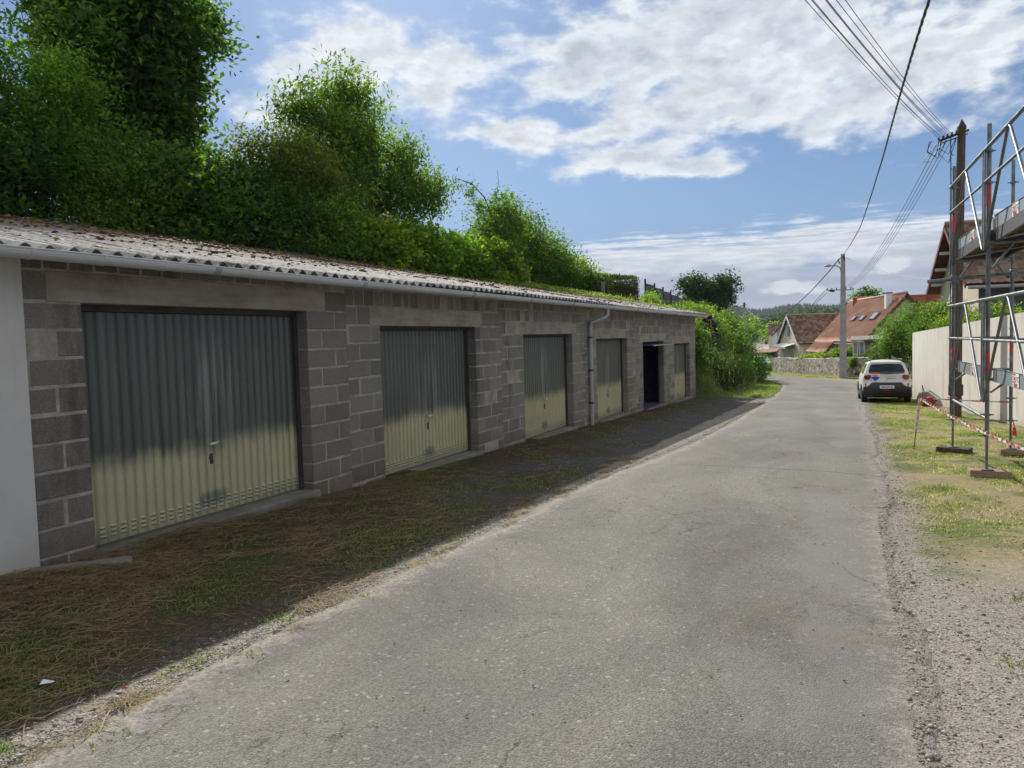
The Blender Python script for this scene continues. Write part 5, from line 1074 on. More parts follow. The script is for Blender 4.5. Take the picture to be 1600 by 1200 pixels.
# thick twisted bundle: from the lamp pole top over the camera
m = MB(); ysn = np.array([2.0, 5, 9, 11, 15, 20, 27, 35, 44, 54]); zsn = np.array([2.40, 2.88, 3.36, 3.56, 3.86, 4.08, 4.20, 4.27, 4.50, 4.92]); xsn = np.array([.80, .77, .74, .74, .735, .71, .58, .37, 0.0, -.42])
yy = np.linspace(2, 54, 330)
pts = [Vector((np.interp(y, ysn, xsn), y, np.interp(y, ysn, zsn))) for y in yy]
# smooth
for _ in range(30): pts = [pts[0]]+[(pts[i-1]+pts[i]*2+pts[i+1])/4 for i in range(1, len(pts)-1)]+[pts[-1]]
for ph in (0, 2.09, 4.19): m.tube([p+Vector((math.cos(ph+k*.9), 0, math.sin(ph+k*.9)))*.010 for k, p in enumerate(pts)], .0095, 5)
o = obj('overhead_cable', m, MCABLE, smooth=True); props(o, 'thick twisted black cable climbing steeply from the lamp pole overhead', 'cable', 'overhead cables')
cable('black cable sagging from the lamp pole top down to the distant pole on the left', (LX-.08, LY, 4.8), (-18.4, 150, 5.2), 3.3, .035, 60)
cable('thin cable running down right from the lamp pole to the house behind the scaffold', (LX+.1, LY, 4.75), (4.0, 46.5, 2.6), .28, .012, 24)
cable('upper of two thin cables going left from the lamp crossarm towards the brown roof', (LX-1.0, LY, 2.7), (-13, 150, 1.0), .9, .018, 30)
cable('lower of two thin cables going left from the lamp crossarm towards the brown roof', (LX-.8, LY, 2.66), (-9.6, 110, .3), .5, .018, 30)
T = thing('distant_pole', 'small distant utility pole on the skyline left of the gabled house', 'utility pole', (-18.47, 150, -4.1))
m = MB(); m.tube([(-18.47, 150, -4.3), (-18.47, 150, 5.7)], [.16, .11], 8); obj('post', m, MPOLE, T); m = MB(); m.tube([(-19.0, 150, 5.25), (-18.0, 150, 5.35)], .06, 5); m.tube([(-18.47, 150, 4.9), (-18.47, 150, 5.8)], .2, 6); obj('crossarm', m, MFRAME, T)
for k, (x, y, h_, l) in enumerate([(-16.6, 200, 5.0, 'thin grey pole in front of the dark trees left of the grey roofed cottage'), (-16.2, 225, 5.4, 'thinner farther pole beside the white sided house')]):
    m = MB(); m.tube([(x, y, -4.2), (x, y, -4.1+h_)], .1, 6); o = obj('distant_post', m, MPOLE); props(o, l, 'pole')

# ------------------------------------------------------------------ stone wall
T = thing('stone_wall', 'low rubble stone wall following the outside of the bend', 'wall', (-2, 60, -3.3))
P = [(3.6, 52.6), (2.4, 53.0), (1.2, 53.6), (-.45, 55.4), (-2.5, 60.5), (-4.4, 65.4), (-6.28, 70.0)]
m = MB(); hts = [1.3, 1.3, 1.32, 1.33, 1.28, 1.26, 1.25]; rs = random.Random(4)
def off(k, d):
    a = Vector(P[max(k-1, 0)]); b = Vector(P[min(k+1, len(P)-1)]); t_ = (b-a).normalized(); return Vector(P[k])+Vector((-t_.y, t_.x))*-d
top = []
for k in range(len(P)-1):
    n_ = 10
    for j in range(n_):
        q0, q1 = j/n_, (j+1)/n_; A = Vector(P[k]).lerp(Vector(P[k+1]), q0); B = Vector(P[k]).lerp(Vector(P[k+1]), q1); A2 = off(k, .45).lerp(off(k+1, .45), q0); B2 = off(k, .45).lerp(off(k+1, .45), q1)
        za = float(base_h(A.y)); zb = float(base_h(B.y)); 
        def hz_(q, kk=k): return hts[kk]*(1-q)+hts[kk+1]*q+.03*math.sin((kk+q)*23)+.02*math.sin((kk+q)*61)
        ta, tb = za+hz_(q0), zb+hz_(q1)
        m.quad((*B, zb-.4), (*A, za-.4), (*A, ta), (*B, tb)); m.quad((*A, ta), (*A2, ta+.03), (*B2, tb+.03), (*B, tb)); m.quad((*A2, za-.4), (*B2, zb-.4), (*B2, tb+.03), (*A2, ta+.03))
    if k == len(P)-2: m.quad((*B2, zb-.4), (*B, zb-.4), (*B, tb), (*B2, tb+.03))
obj('masonry', m, MSTONE, T)
plant('ivy', 'ivy hanging over the stone wall right of the lamp pole', 'ivy', [(.1, 54.6, -2.1, .22, .2, .35), (1.35, 53.4, -2.3, .4, .2, .35)], 110, 16, .10, L_YEL, seed=201, r0=.02, sig=.10, nb=5, trunk='stems')
rg = np.random.default_rng(31); n = 9000; q = rg.random(n)*5.0; k = q.astype(int)+1; f = q-q.astype(int); Pn = np.array(P); c = Pn[k]*(1-f)[:, None]+Pn[np.minimum(k+1, 6)]*f[:, None]; dr = Pn[np.minimum(k+1, 6)]-Pn[k]; dr /= np.linalg.norm(dr, axis=1)[:, None]; nn = np.stack([dr[:, 1], -dr[:, 0]], 1); nn *= np.sign(nn[:, 1:2])*-1; c = c+nn*(.05+rg.random(n)[:, None]**1.2*1.25)
V, Fc, Ti = blades(np.stack([c[:, 0], c[:, 1], base_h(c[:, 1])], 1), rg.uniform(.05, .13, n), rg.uniform(.02, .045, n), rg.uniform(.3, 1.2, n), rg, np.clip(.55+.2*rg.normal(size=n), 0, 1))
o = link('far_verge_grass', raw('far_verge_grass', V, Fc, Ti), L_GRASS); props(o, 'yellowish grass strip along the foot of the stone wall', 'grass', kind='stuff')
# grey gate beyond the end of the beige wall
T = thing('metal_gate', 'dark grey sheet metal gate behind the right side of the white car', 'gate', (1.7, 31, -2.45))
m = MB(); m.slab([(1.50, 33.4, -1.06), (1.86, 29.95, -1.30), (1.86, 29.95, -2.4), (1.50, 33.4, -2.5)], .04); obj('panel', m, MDARK, T); m = MB(); m.bbox(1.46, 1.54, 33.38, 33.5, -2.6, -1.0, .01); obj('post', m, MDARK, T)

# ------------------------------------------------------------------ houses
def houseroof(name, parent, O, U, Vv, LU, LV, m, du=.3, pitch=.33, amp=.035, step=.03, th=.08, ns=5):
    # one tiled slope: O lower corner, U along the eave, Vv up the slope (unit vectors, local coords)
    O = np.array(O, float); U = np.array(U, float); Vv = np.array(Vv, float); N = np.cross(U, Vv); N /= np.linalg.norm(N)
    if N[2] < 0: N = -N
    nu = int(LU/du*ns)+1; us = np.linspace(0, LU, nu); vs = []; hs = []; k = 0
    while k*pitch < LV-1e-3:
        a, b = k*pitch, min((k+1)*pitch, LV); vs += [a+.002, b]; hs += [step, 0.0]; k += 1
    vs = np.array(vs); hs = np.array(hs); Ug, Vg = np.meshgrid(us, vs); hh = hs[:, None]+amp*np.abs(np.sin(np.pi*us/du))[None, :]+.01*np.sin(Ug*.9+Vg*.7)
    Pt = O+Ug[..., None]*U+Vg[..., None]*Vv+hh[..., None]*N; i = np.arange(Pt.shape[0]*Pt.shape[1]).reshape(Pt.shape[:2])
    Fc = np.stack([i[:-1, :-1], i[:-1, 1:], i[1:, 1:], i[1:, :-1]], -1).reshape(-1, 4); me = raw(name, Pt.reshape(-1, 3), Fc, np.zeros(Pt.shape[0]*Pt.shape[1]))
    for nm, arr in (('u', Ug), ('v', Vg)):
        a = me.attributes.new(nm, 'FLOAT', 'POINT'); a.data.foreach_set('value', arr.astype(np.float32).ravel())
    o = link(name, me, m, parent); s = MB(); C = [O, O+U*LU, O+U*LU+Vv*LV, O+Vv*LV]; s.slab([tuple(c-N*.005) for c in C], th if np.dot(np.cross(U, Vv), N) > 0 else -th)
    obj('roof_deck', s, MFASC, o, world=False); return o
def house(name, label, loc, rz, W_, L_, he, hr, wm, tm, ov=.35, parts=None, du=.3, pitch=.33, flip=False, gover=.3, group=None, zext=1.0, fm=None):
    # local: gable wall on the y=0 side, ridge along +y, width W_ along x centred
    T = thing(name, label, 'house', loc, rz, group); w = W_/2; m = MB(); i = 0
    m.v += [(-w, 0, -zext), (w, 0, -zext), (w, 0, he), (0, 0, hr), (-w, 0, he), (-w, L_, -zext), (w, L_, -zext), (w, L_, he), (0, L_, hr), (-w, L_, he)]; m.t += [.5]*10
    m.f += [(0, 1, 2, 3, 4), (9, 8, 7, 6, 5), (1, 6, 7, 2), (5, 0, 4, 9)]; obj('wall', m, wm, T, world=False)
    sl = math.hypot(w, hr-he); c, s_ = w/sl, (hr-he)/sl; LV = sl+ov
    houseroof('roof', T, (-w-ov*c, -gover, he-ov*s_+.09), (0, 1, 0), (c, 0, s_), L_+2*gover, LV+.02, tm, du, pitch)
    houseroof('roof', T, (w+ov*c, -gover, he-ov*s_+.09), (0, 1, 0), (-c, 0, s_), L_+2*gover, LV+.02, tm, du, pitch)
    rd = MB(); rd.tube([(0, -gover-.02, hr+.14), (0, L_+gover, hr+.14)], .12, 7); obj('ridge_tiles', rd, fm or tm, T, world=False, smooth=True)
    return T
def window(T, x0, x1, z0, z1, face='y0', frame=None, glass=None, shut=None, off_=0.0, name='window'):
    # on the gable wall (y=0) or a side wall (x = off_)
    f = MB(); g = MB(); b = .07
    def B(mb, a0, a1, c0, c1, d0, d1):
        if face == 'y0': mb.box(a0, a1, -d1, -d0, c0, c1)
        else: mb.box(off_+d0 if off_ > 0 else off_-d1, off_+d1 if off_ > 0 else off_-d0, a0, a1, c0, c1)
    B(f, x0, x1, z1-b, z1, .0, .04); B(f, x0, x1, z0, z0+b, .0, .06); B(f, x0, x0+b, z0+b, z1-b, .0, .04); B(f, x1-b, x1, z0+b, z1-b, .0, .04); B(f, (x0+x1)/2-.03, (x0+x1)/2+.03, z0+b, z1-b, .01, .035)
    B(g, x0+b, x1-b, z0+b, z1-b, .0, .012)
    o = obj(name, f, frame or MWHP, T, world=False); obj('pane', g, glass or MGLASS, o, world=False)
# A: cream gable house with brown tiles
rzA = math.atan2(-.37, .93)  # direction corner -> far eave of the gable
Acx, Acy = -5.52, 95.0
gdir = Vector((-.37, .93)); rdir = Vector((.93, .37)); Wd = 7.4
cen = Vector((Acx, Acy))+gdir*Wd/2
HA = house('gabled_house', 'cream house with a steep gable, white awning and brown tiled roof behind the stone wall', (cen.x, cen.y, -4.1), math.atan2(rdir.y, rdir.x)-math.pi/2, Wd, 12, 2.95, 6.0, MCREAM, MTILE_B, ov=.55)
window(HA, -.6, .6, 3.4, 4.9); window(HA, -2.1, -.6, -.0, 2.1, name='door'); window(HA, .5, 2.0, .1, 2.1)
m = MB(); m.slab([(-2.9, -.05, 2.65), (-2.9, -1.3, 2.3), (2.4, -1.3, 2.3), (2.4, -.05, 2.65)], -.05); m.box(-2.9, 2.4, -1.3, -1.26, 2.12, 2.28); obj('awning', m, MWHP, HA, world=False)
sl = math.hypot(3.7, 3.05); m = MB()
for s in (-1, 1): m.slab([(s*(3.7+.5), -.38, 2.52), (s*(3.7+.5), -.30, 2.52), (0, -.30, 6.12), (0, -.38, 6.12)], .22*s)
obj('barge_board', m, MWHP, HA, world=False)
m = MB(); m.bbox(.4, 1.1, 6.0, 6.7, 5.4, 6.9, .02); obj('chimney', m, MCREAM, HA, world=False); m = MB(); m.bbox(.1, .6, 10.4, 10.9, 5.4, 6.75, .02); obj('chimney', m, MBRICKRED, HA, world=False)
m = MB(); m.box(3.70, 3.74, .5, 6, -1, 2.9) ; obj('shaded_side_sheet', m, MGREYW, HA, world=False)  # grey sheet over the cream side wall, its shade put into the colour
# B: large pink roofed house
n0 = Vector((4.4, 75)); f0 = Vector((0, 90.0)); rd = (f0-n0).normalized(); gd = Vector((rd.y, -rd.x)); hw_ = 3.4
ang = math.atan2(rd.y, rd.x)-math.pi/2
HB = house('pink_roof_house', 'big house with pink red tiled roof, three skylights and a white chimney', (n0.x, n0.y, -3.55), ang, hw_*2, 15.4, 2.75, 6.55, MCREAM, MTILE_R, ov=.5, du=.3, pitch=.62)
sl = math.hypot(hw_, 3.8); c_, s_ = hw_/sl, 3.8/sl
for (y0, y1, a, b) in ((1.7, 3.0, .42, .58), (5.0, 6.0, .42, .53), (7.7, 8.7, .42, .53)):
    pa = Vector((-hw_*(1-a), 0, 2.75+3.8*a)); pb = Vector((-hw_*(1-b), 0, 2.75+3.8*b)); nv = Vector((-s_, 0, c_))*.24
    A_, B_ = pa+nv, pb+nv
    m = MB(); m.slab([(A_.x, y0, A_.z), (A_.x, y1, A_.z), (B_.x, y1, B_.z), (B_.x, y0, B_.z)], -.14); fo = obj('skylight', m, MCHAR, HB, world=False)
    nv2 = Vector((-s_, 0, c_))*.02; m = MB(); q = .07; m.slab([(A_.x+nv2.x+q*c_, y0+q, A_.z+nv2.z+q*s_), (A_.x+nv2.x+q*c_, y1-q, A_.z+nv2.z+q*s_), (B_.x+nv2.x-q*c_, y1-q, B_.z+nv2.z-q*s_), (B_.x+nv2.x-q*c_, y0+q, B_.z+nv2.z-q*s_)], -.01); obj('pane', m, MGLASSL, fo, world=False)
m = MB(); m.bbox(-1.15, -.65, 1.4, 1.95, 4.9, 6.75, .02); ch = obj('chimney', m, MWHP, HB, world=False); m = MB(); m.bbox(-1.2, -.6, 1.35, 2.0, 6.753, 6.85, .02); obj('chimney_cap', m, MCHAR, ch, world=False)
for s in (-1, 1):
    m = MB(); e = .5; m.slab([(s*(hw_+e*c_), -.36, 2.75-e*s_+.10), (s*(hw_+e*c_), -.31, 2.75-e*s_+.10), (0, -.31, 6.65), (0, -.36, 6.65)], .26*s); obj('barge_board', m, MFASC, HB, world=False)
m = MB(); 
for q in (.25, .6): m.box(-hw_*(1-q)-.1, -hw_*(1-q)+.1, -.3, 0, 2.75+3.8*q-.32, 2.75+3.8*q-.16)
obj('purlin_end', m, MWOODD, HB, world=False)
m = MB(); m.box(-hw_-.42, -hw_-.30, -.3, 15.6, 2.24, 2.36); obj('gutter', m, MGUT_D, HB, world=False)
# wing: the far half of the slope carried lower
houseroof('roof', HB, (-hw_-2.0*c_, 8.3, 2.75-2.0*s_+.11), (0, 1, 0), (c_, 0, s_), 7.2, 1.55, MTILE_R, .3, .62)
m = MB(); m.box(-hw_-1.0, -hw_, 8.6, 15.3, -1.0, 1.4); m.prism([(-hw_-1.0, 1.4), (-hw_, 1.4), (-hw_, 2.5)], 1, 8.6, 15.3); obj('wing_wall', m, MCREAM, HB, world=False)
m = MB(); m.slab([(-hw_-2.0*c_, 8.22, 2.75-2.0*s_+.12), (-hw_-2.0*c_, 8.29, 2.75-2.0*s_+.12), (-hw_-.2, 8.29, 2.75-.2), (-hw_-.2, 8.22, 2.75-.2)], -.25); obj('barge_board', m, MFASC, HB, world=False)
window(HB, 3.6, 4.6, .3, 1.7, face='x', off_=-hw_); m = MB(); m.box(-hw_-.05, -hw_-.01, 4.65, 5.4, .3, 1.7); m.box(-hw_-.05, -hw_-.01, 2.8, 3.55, .3, 1.7); obj('shutter', m, MWHP, HB, world=False)
window(HB, -hw_-1.6, -hw_-.7, -.6, .5, face='y0') if False else None
m = MB(); m.box(-hw_-.85, -hw_-.15, 8.56, 8.6, -1, 1.1); obj('door', m, MWHP, HB, world=False)
# C: low red roof to the right of B
HC = house('red_roof_house', 'low deep red tiled roof showing between the pink roofed house and the scaffold house', (16.5, 88, -3.8), math.pi/2, 8, 16, 3.6, 7.0, MGREYW, MTILE_R2, ov=.4, du=.3, pitch=.6)
# D: house behind the scaffold
wd = Vector((-.11, .994)).normalized(); cD = Vector((5.0, 38.0)); gd = wd; rdD = Vector((wd.y, -wd.x))
cen = cD+gd*3.5; HD = house('brown_roof_house', 'house behind the scaffold with brown pantile roof, dark red eaves and shade-darkened front wall', (cen.x, cen.y, -2.75), math.atan2(rdD.y, rdD.x)-math.pi/2, 7.0, 12, 4.8, 7.5, MCREAM, MTILE_B, ov=.55, du=.26, pitch=.33, gover=.55)
m = MB(); m.box(3.503, 3.53, .02, 12, -1, 4.75); obj('shaded_front_sheet', m, MCHAR, HD, world=False)  # charcoal sheet carries the shade of the front wall as colour
sl = math.hypot(3.5, 2.7); c_, s_ = 3.5/sl, 2.7/sl
for s in (-1, 1):
    m = MB(); e = .55; m.slab([(s*(3.5+e*c_), -.60, 4.8-e*s_+.10), (s*(3.5+e*c_), -.55, 4.8-e*s_+.10), (0, -.55, 7.57), (0, -.60, 7.57)], .2*s); obj('barge_board', m, MFASC, HD, world=False)
m = MB()
for q in (.12, .38, .65): m.box(-3.5*(1-q)-.07, -3.5*(1-q)+.07, -.52, 0, 4.8+2.7*q-.26, 4.8+2.7*q-.12)
obj('purlin_end', m, MWHP, HD, world=False)
m = MB(); m.tube([(3.5+.5, -.5, 4.42), (3.5+.5, 12.3, 4.42)], .075, 8); obj('gutter', m, MGUT_D, HD, world=False, smooth=True)
# white sided house, cottage
HE = house('white_sided_house', 'narrow white and grey sided house just left of the gabled house', (-10.6, 150, -4.1), math.atan2(1, .35)-math.pi/2, 6, 9, 3.6, 6.6, MGREYW, MTILE_G, ov=.3)
m = MB(); m.box(-3.02, -2.2, -.05, 0, 0, 4.2); m.box(-3.06, -3.0, 0, 8.9, 0, 3.5); obj('white_cladding', m, MWHP, HE, world=False); window(HE, -1.2, -.2, 1.5, 3.0)
HF = house('grey_roof_cottage', 'low beige cottage with a dark grey roof beside the distant road', (-25.0, 268, -4.1), math.pi/2*.0+math.atan2(-.12, 1)*-1, 8, 10, 2.2, 4.3, MCREAM, MTILE_G, ov=.3, gover=.2) if False else None
HF = thing('grey_roof_cottage', 'low beige cottage with a dark grey roof beside the distant road', 'house', (-24.9, 268, -4.15))
m = MB(); m.box(-28.0, -22.2, 266, 272, -4.4, -1.9); obj('wall', m, MCREAM, HF); m = MB(); m.slab([(-28.2, 265.6, -1.95), (-22.0, 265.6, -1.95), (-22.0, 269, -.1), (-28.2, 269, -.1)], .15); m.slab([(-28.2, 269, -.1), (-22.0, 269, -.1), (-22.0, 272.4, -1.95), (-28.2, 272.4, -1.95)], .15); obj('roof', m, MTILE_G, HF)
for x in (-26.2, -24.0):
    m = MB(); m.box(x, x+.8, 265.95, 266.0, -3.9, -2.6); obj('window', m, MGLASS, HF)
m = MB(); m.box(-29.0, -27.6, 265, 265.3, -4.3, -3.5); m.box(-23.8, -22.4, 262, 262.3, -4.3, -3.5); o = obj('low_white_wall', m, MWHP); props(o, 'low white garden wall before the grey roofed cottage', 'wall')
for k, (x, y, z, w_, h_, l) in enumerate([(-8.5, 190, -4.1, 5.5, 3.6, 'distant house with red roof and chimneys just above the gabled house ridge'), (-3.4, 170, -4.1, 6, 3.2, 'distant red roof left of the concrete lamp pole'), (-32, 350, -4.1, 8, 4.5, 'pale roofed house among the dark far trees')]):
    house('distant_house', l, (x, y, z), math.pi/2, 7, 9, h_, h_+2.4, MCREAM, [MTILE_B, MTILE_R2, MTILE_G][k], ov=.3, du=.6, pitch=.6, group='distant houses')
# glazed garden shed and dark shed at the bend
T = thing('garden_shed', 'grey boarded garden shed with white glazed doors in front of the pink roofed house', 'shed', (1.4, 60, -3.35))
m = MB(); m.box(.95, 2.75, 58.6, 61.5, -3.5, -.72)
obj('boarded_wall', m, noisy('grey_boards', (.12, .12, .12), (.22, .21, .20), 2, .85), T)
m = MB()
for k in range(1, 9): m.box(.95, 2.75, 58.585, 58.6, -3.5+k*.32, -3.48+k*.32)
obj('board_joints', m, MDARK, T)
m = MB(); m.slab([(.0, 58.2, -.70), (2.95, 58.2, -.62), (2.95, 61.8, -.40), (.0, 61.8, -.46)], .07); obj('roof', m, MSLAB, T)
for x in (.12, .52):
    m = MB(); m.box(x, x+.34, 58.62, 58.68, -3.4, -.78); for_ = obj('glazed_door', m, MWHP, T); m = MB(); m.box(x+.05, x+.29, 58.60, 58.62, -2.6, -1.75); m.box(x+.05, x+.29, 58.60, 58.62, -1.65, -.9); obj('pane', m, MGLASSL, for_)
T = thing('dark_shed', 'dark metal shed with a rusty roof where the road disappears left of the stone wall', 'shed', (-7.8, 79, -3.6))
m = MB(); m.slab([(-8.95, 78, -2.05), (-6.75, 78, -1.92), (-6.75, 78, -3.7), (-8.95, 78, -3.7)], -3.0)
for k in range(12): m.box(-8.9+k*.18, -8.84+k*.18, 77.96, 78.0, -3.7, -2.1)
obj('wall', m, MCHAR, T); m = MB(); m.slab([(-9.2, 77.6, -2.02), (-6.6, 77.6, -1.86), (-6.6, 81.4, -1.6), (-9.2, 81.4, -1.76)], .06); obj('roof', m, noisy('rusty_sheet', (.16, .06, .035), (.30, .12, .07), 3, .8), T)
m = MB(); m.slab([(-6.7, 74, -2.35), (-6.2, 70.4, -2.3), (-6.2, 70.4, -3.6), (-6.7, 74, -3.7)], .08); o = obj('wooden_gate', m, MDARK); props(o, 'black gate leaf at the left end of the stone wall', 'gate')
# ------------------------------------------------------------------ cars
PW = mat('car_paint_white', .28, (.70, .70, .68), spec=.5); PR = mat('car_paint_red', .3, (.35, .03, .03)); PS = mat('car_paint_silver', .3, (.62, .63, .62))
PBLK = mat('black_plastic', .55, (.022, .022, .024)); PTYRE = mat('tyre_rubber', .85, (.018, .018, .018)); PGL = mat('car_glass', .06, (.012, .016, .018), spec=.9)
PTL = mat('tail_light', .18, (.20, .006, .012), spec=.8); PREF = mat('red_reflector', .25, (.45, .01, .015)); PBLUE = mat('decal_blue', .4, (.0, .06, .55)); PDR = mat('decal_red', .4, (.62, .02, .05)); PDW = mat('decal_white', .4, (.82, .82, .82)); PCH = mat('chrome_letters', .35, (.45, .45, .45), .6); PBK = mat('plate_black', .5, (.01, .01, .01))
def car(name, label, loc, rz, paint, full=True):
    T = thing(name, label, 'car', loc, rz)
    prof = [(0, .80), (.0, .95), (.12, 1.10), (.34, 1.36), (.50, 1.47), (.9, 1.51), (1.5, 1.52), (2.0, 1.47), (2.35, 1.33), (2.9, 1.03), (3.3, .97), (3.6, .86), (3.73, .68)]
    ztop = lambda y: float(np.interp(y, [p[0] for p in prof], [p[1] for p in prof]))
    def yr(z, x):   # rear face
        return float(np.interp(z, [.22, .36, .52, .62, .70, .95, 1.02, 1.10, 1.36, 1.45, 1.5], [.10, .02, .0, .02, .085, .10, .075, .12, .33, .30, .42]))+.10*abs(x/.79)**3.2
    def hw(z, y):
        a = float(np.interp(z, [.2, .35, .55, .8, .93, 1.0, 1.3, 1.42, 1.5], [.70, .765, .785, .79, .765, .735, .625, .575, .44]))
        f = float(np.interp(y, [0, .25, .6, 2.6, 3.2, 3.73], [.975, .995, 1, 1, .97, .82])); return a*f
    N_ = 22; m = MB(); zs = np.concatenate([np.linspace(.22, 1.0, 12), np.linspace(1.08, 1.50, 9)]); xs_ = np.linspace(-1, 1, N_)
    # rear skin
    idx = []
    for z in zs:
        r_ = []
        for s in xs_:
            x = s*hw(z, 0); m.v.append((x, yr(z, x), z)); m.t.append(.5); r_.append(len(m.v)-1)
        idx.append(r_)
    for a in range(len(zs)-1):
        for b in range(N_-1): m.f.append((idx[a][b], idx[a][b+1], idx[a+1][b+1], idx[a+1][b]))
    # sides and top
    st = np.array([.16, .3, .5, .8, 1.2, 1.6, 2.0, 2.35, 2.7, 2.95, 3.2, 3.45, 3.62, 3.73]); NT_ = 16
    for sgn in (-1, 1):
        rows = [[r_[0 if sgn < 0 else -1] for r_ in idx]]
        for y in st:
            zt = ztop(max(y, .46)) if y < .46 else ztop(y); zt = min(zt, 1.50); row = []
            for j in range(len(zs)):
                z = .22+(zt-.22)*(zs[j]-.22)/(1.28); yy = y
                if y <= .5: yy = max(y, yr(z, sgn*hw(z, 0))+.03+.1*(y-.16))
                if y > 3.4: yy = y-(.06 if z < .4 else 0)
                m.v.append((sgn*hw(z, y), yy, z)); m.t.append(.5); row.append(len(m.v)-1)
            rows.append(row)
        for a in range(len(rows)-1):
            for b in range(len(zs)-1):
                q = (rows[a][b], rows[a+1][b], rows[a+1][b+1], rows[a][b+1]); m.f.append(q if sgn > 0 else q[::-1])
        if sgn < 0: Lr = rows
        else: Rr = rows
    for a in range(len(Lr)-1):   # roof and bonnet, crowned
        pa = [Vector(m.v[Lr[a][-1]]), Vector(m.v[Rr[a][-1]])]; pb = [Vector(m.v[Lr[a+1][-1]]), Vector(m.v[Rr[a+1][-1]])]; prev = None
        for k in range(9):
            t_ = k/8; cr_ = .035*(1-(2*t_-1)**2)*(0 if a == 0 else 1); crb = .035*(1-(2*t_-1)**2)
            A = pa[0].lerp(pa[1], t_)+Vector((0, 0, cr_)); B = pb[0].lerp(pb[1], t_)+Vector((0, 0, crb)); m.v += [tuple(A), tuple(B)]; m.t += [.5]*2; i = len(m.v)-2
            if prev is not None: m.f.append((prev, i, i+1, prev+1))
            prev = i
    fr_ = [Lr[-1][j] for j in range(len(zs))]; fr2 = [Rr[-1][j] for j in range(len(zs))]
    for j in range(len(zs)-1): m.f.append((fr2[j], fr_[j], fr_[j+1], fr2[j+1]))
    m.f.append((Lr[0][0], Lr[-1][0], Rr[-1][0], Rr[0][0]))
    body = obj('body', m, paint, T, smooth=True, world=False, angle=38); body.data.materials.append(PBLK)
    for p_ in body.data.polygons:
        if p_.center.z < .40: p_.material_index = 1
    def patch(name, outline, mt, off_=.012, parent=T, n=None):
        # polygon in rear elevation (x,z) projected on the rear skin, as a thin raised plate
        mb = MB(); cx = sum(p[0] for p in outline)/len(outline); cz = sum(p[1] for p in outline)/len(outline)
        rings = []
        for f_ in (1.0, .66, .33): rings.append([(cx+(p[0]-cx)*f_, cz+(p[1]-cz)*f_) for p in outline])
        pts = [[(x, yr(z, x)-off_*(1 if f else .85), z) for x, z in r_] for f, r_ in enumerate(rings)]
        n_ = len(outline); base_ = [(x, yr(z, x)+.02, z) for x, z in outline]
        allr = [base_]+pts; i0 = 0
        for r_ in allr: mb.v += r_; mb.t += [.5]*n_
        mb.v.append((cx, yr(cz, cx)-off_, cz)); mb.t.append(.5)
        for a in range(3):
            for b in range(n_): mb.f.append((a*n_+b, a*n_+(b+1) % n_, (a+1)*n_+(b+1) % n_, (a+1)*n_+b))
        for b in range(n_): mb.f.append((3*n_+b, 3*n_+(b+1) % n_, 4*n_))
        return obj(name, mb, mt, parent, smooth=True, world=False, angle=30)
    def dens(poly, k=6):
        o = []
        for a, b in zip(poly, poly[1:]+poly[:1]):
            for j in range(k): o.append((a[0]+(b[0]-a[0])*j/k, a[1]+(b[1]-a[1])*j/k))
        return o
    win = [(-.56, 1.06), (-.35, 1.035), (0, 1.025), (.35, 1.035), (.56, 1.06), (.585, 1.13), (.52, 1.33), (.44, 1.365), (0, 1.375), (-.44, 1.365), (-.52, 1.33), (-.585, 1.13)]
    patch('rear_window', dens(win, 3), PGL, .014)
    if full:
        patch('spoiler', dens([(-.50, 1.385), (.50, 1.385), (.47, 1.46), (-.47, 1.46)], 4), paint, .06)
    low = [(-.70, .26), (.70, .26), (.765, .42), (.76, .56), (.60, .60), (.47, .73), (-.47, .73), (-.60, .60), (-.76, .56), (-.765, .42)]
    bp = patch('bumper_panel', dens(low, 4), PBLK, .03)
    for s in (-1, 1):
        patch('tail_light', dens([(s*.50, .97), (s*.56, 1.0), (s*.70, .985), (s*.735, .94), (s*.70, .84), (s*.57, .83), (s*.50, .90)], 3), PTL, .035)
        patch('reflector', dens([(s*.655, .60), (s*.70, .60), (s*.705, .71), (s*.66, .69)], 2), PREF, .03)
    if full:
        patch('tailgate_handle', dens([(-.012, .775), (.012, .775), (.012, .80), (-.012, .80)], 1), PBK, .012)
        m = MB(); m.box(-.26, .26, -.065, -.035, .515, .625); pl_ = obj('number_plate', m, PDW, T, world=False)
        m = MB(); m.box(-.26, -.225, -.068, -.065, .516, .624); m.box(.225, .26, -.068, -.065, .516, .624); obj('blue_band', m, PBLUE, pl_, world=False)
        place_text('GM-639-XJ', .085, PBK, pl_, (0, -.067, .570), (1, 0, 0), (0, 0, 1), .95, .002)
        m = MB(); m.box(-.12, .12, -.05, -.03, .44, .475); obj('fog_light', m, PREF, T, world=False)
        m = MB(); m.box(-.35, .35, .3, .34, .26, .285); obj('exhaust_shield', m, PCH, T, world=False)
        yy = .055; place_text('D A C I A', .062, PCH, T, (.11, yr(.93, .1)-.012, .935), (1, 0, 0), (0, 0, 1), 1.25, .001)
        place_text('ELECTRIC 45', .042, PBK, T, (.16, yr(.86, .1)-.012, .865), (1, 0, 0), (0, 0, 1), 1.25, .0005)
        # balloon decal: red top, white band with letters, blue bottom
        cx = -.36; top_ = [(cx+.155*math.cos(a), 1.02+.125*math.sin(a)) for a in np.linspace(0, math.pi, 9)]
        patch('balloon_decal', dens([(cx+.158, .985)]+[(cx+.158*math.cos(a), .985+.11*math.sin(a)) for a in np.linspace(.1, math.pi-.1, 8)]+[(cx-.158, .985), (cx-.12, .87), (cx-.02, .76), (cx+.02, .76), (cx+.12, .87)], 1), PDW, .018)
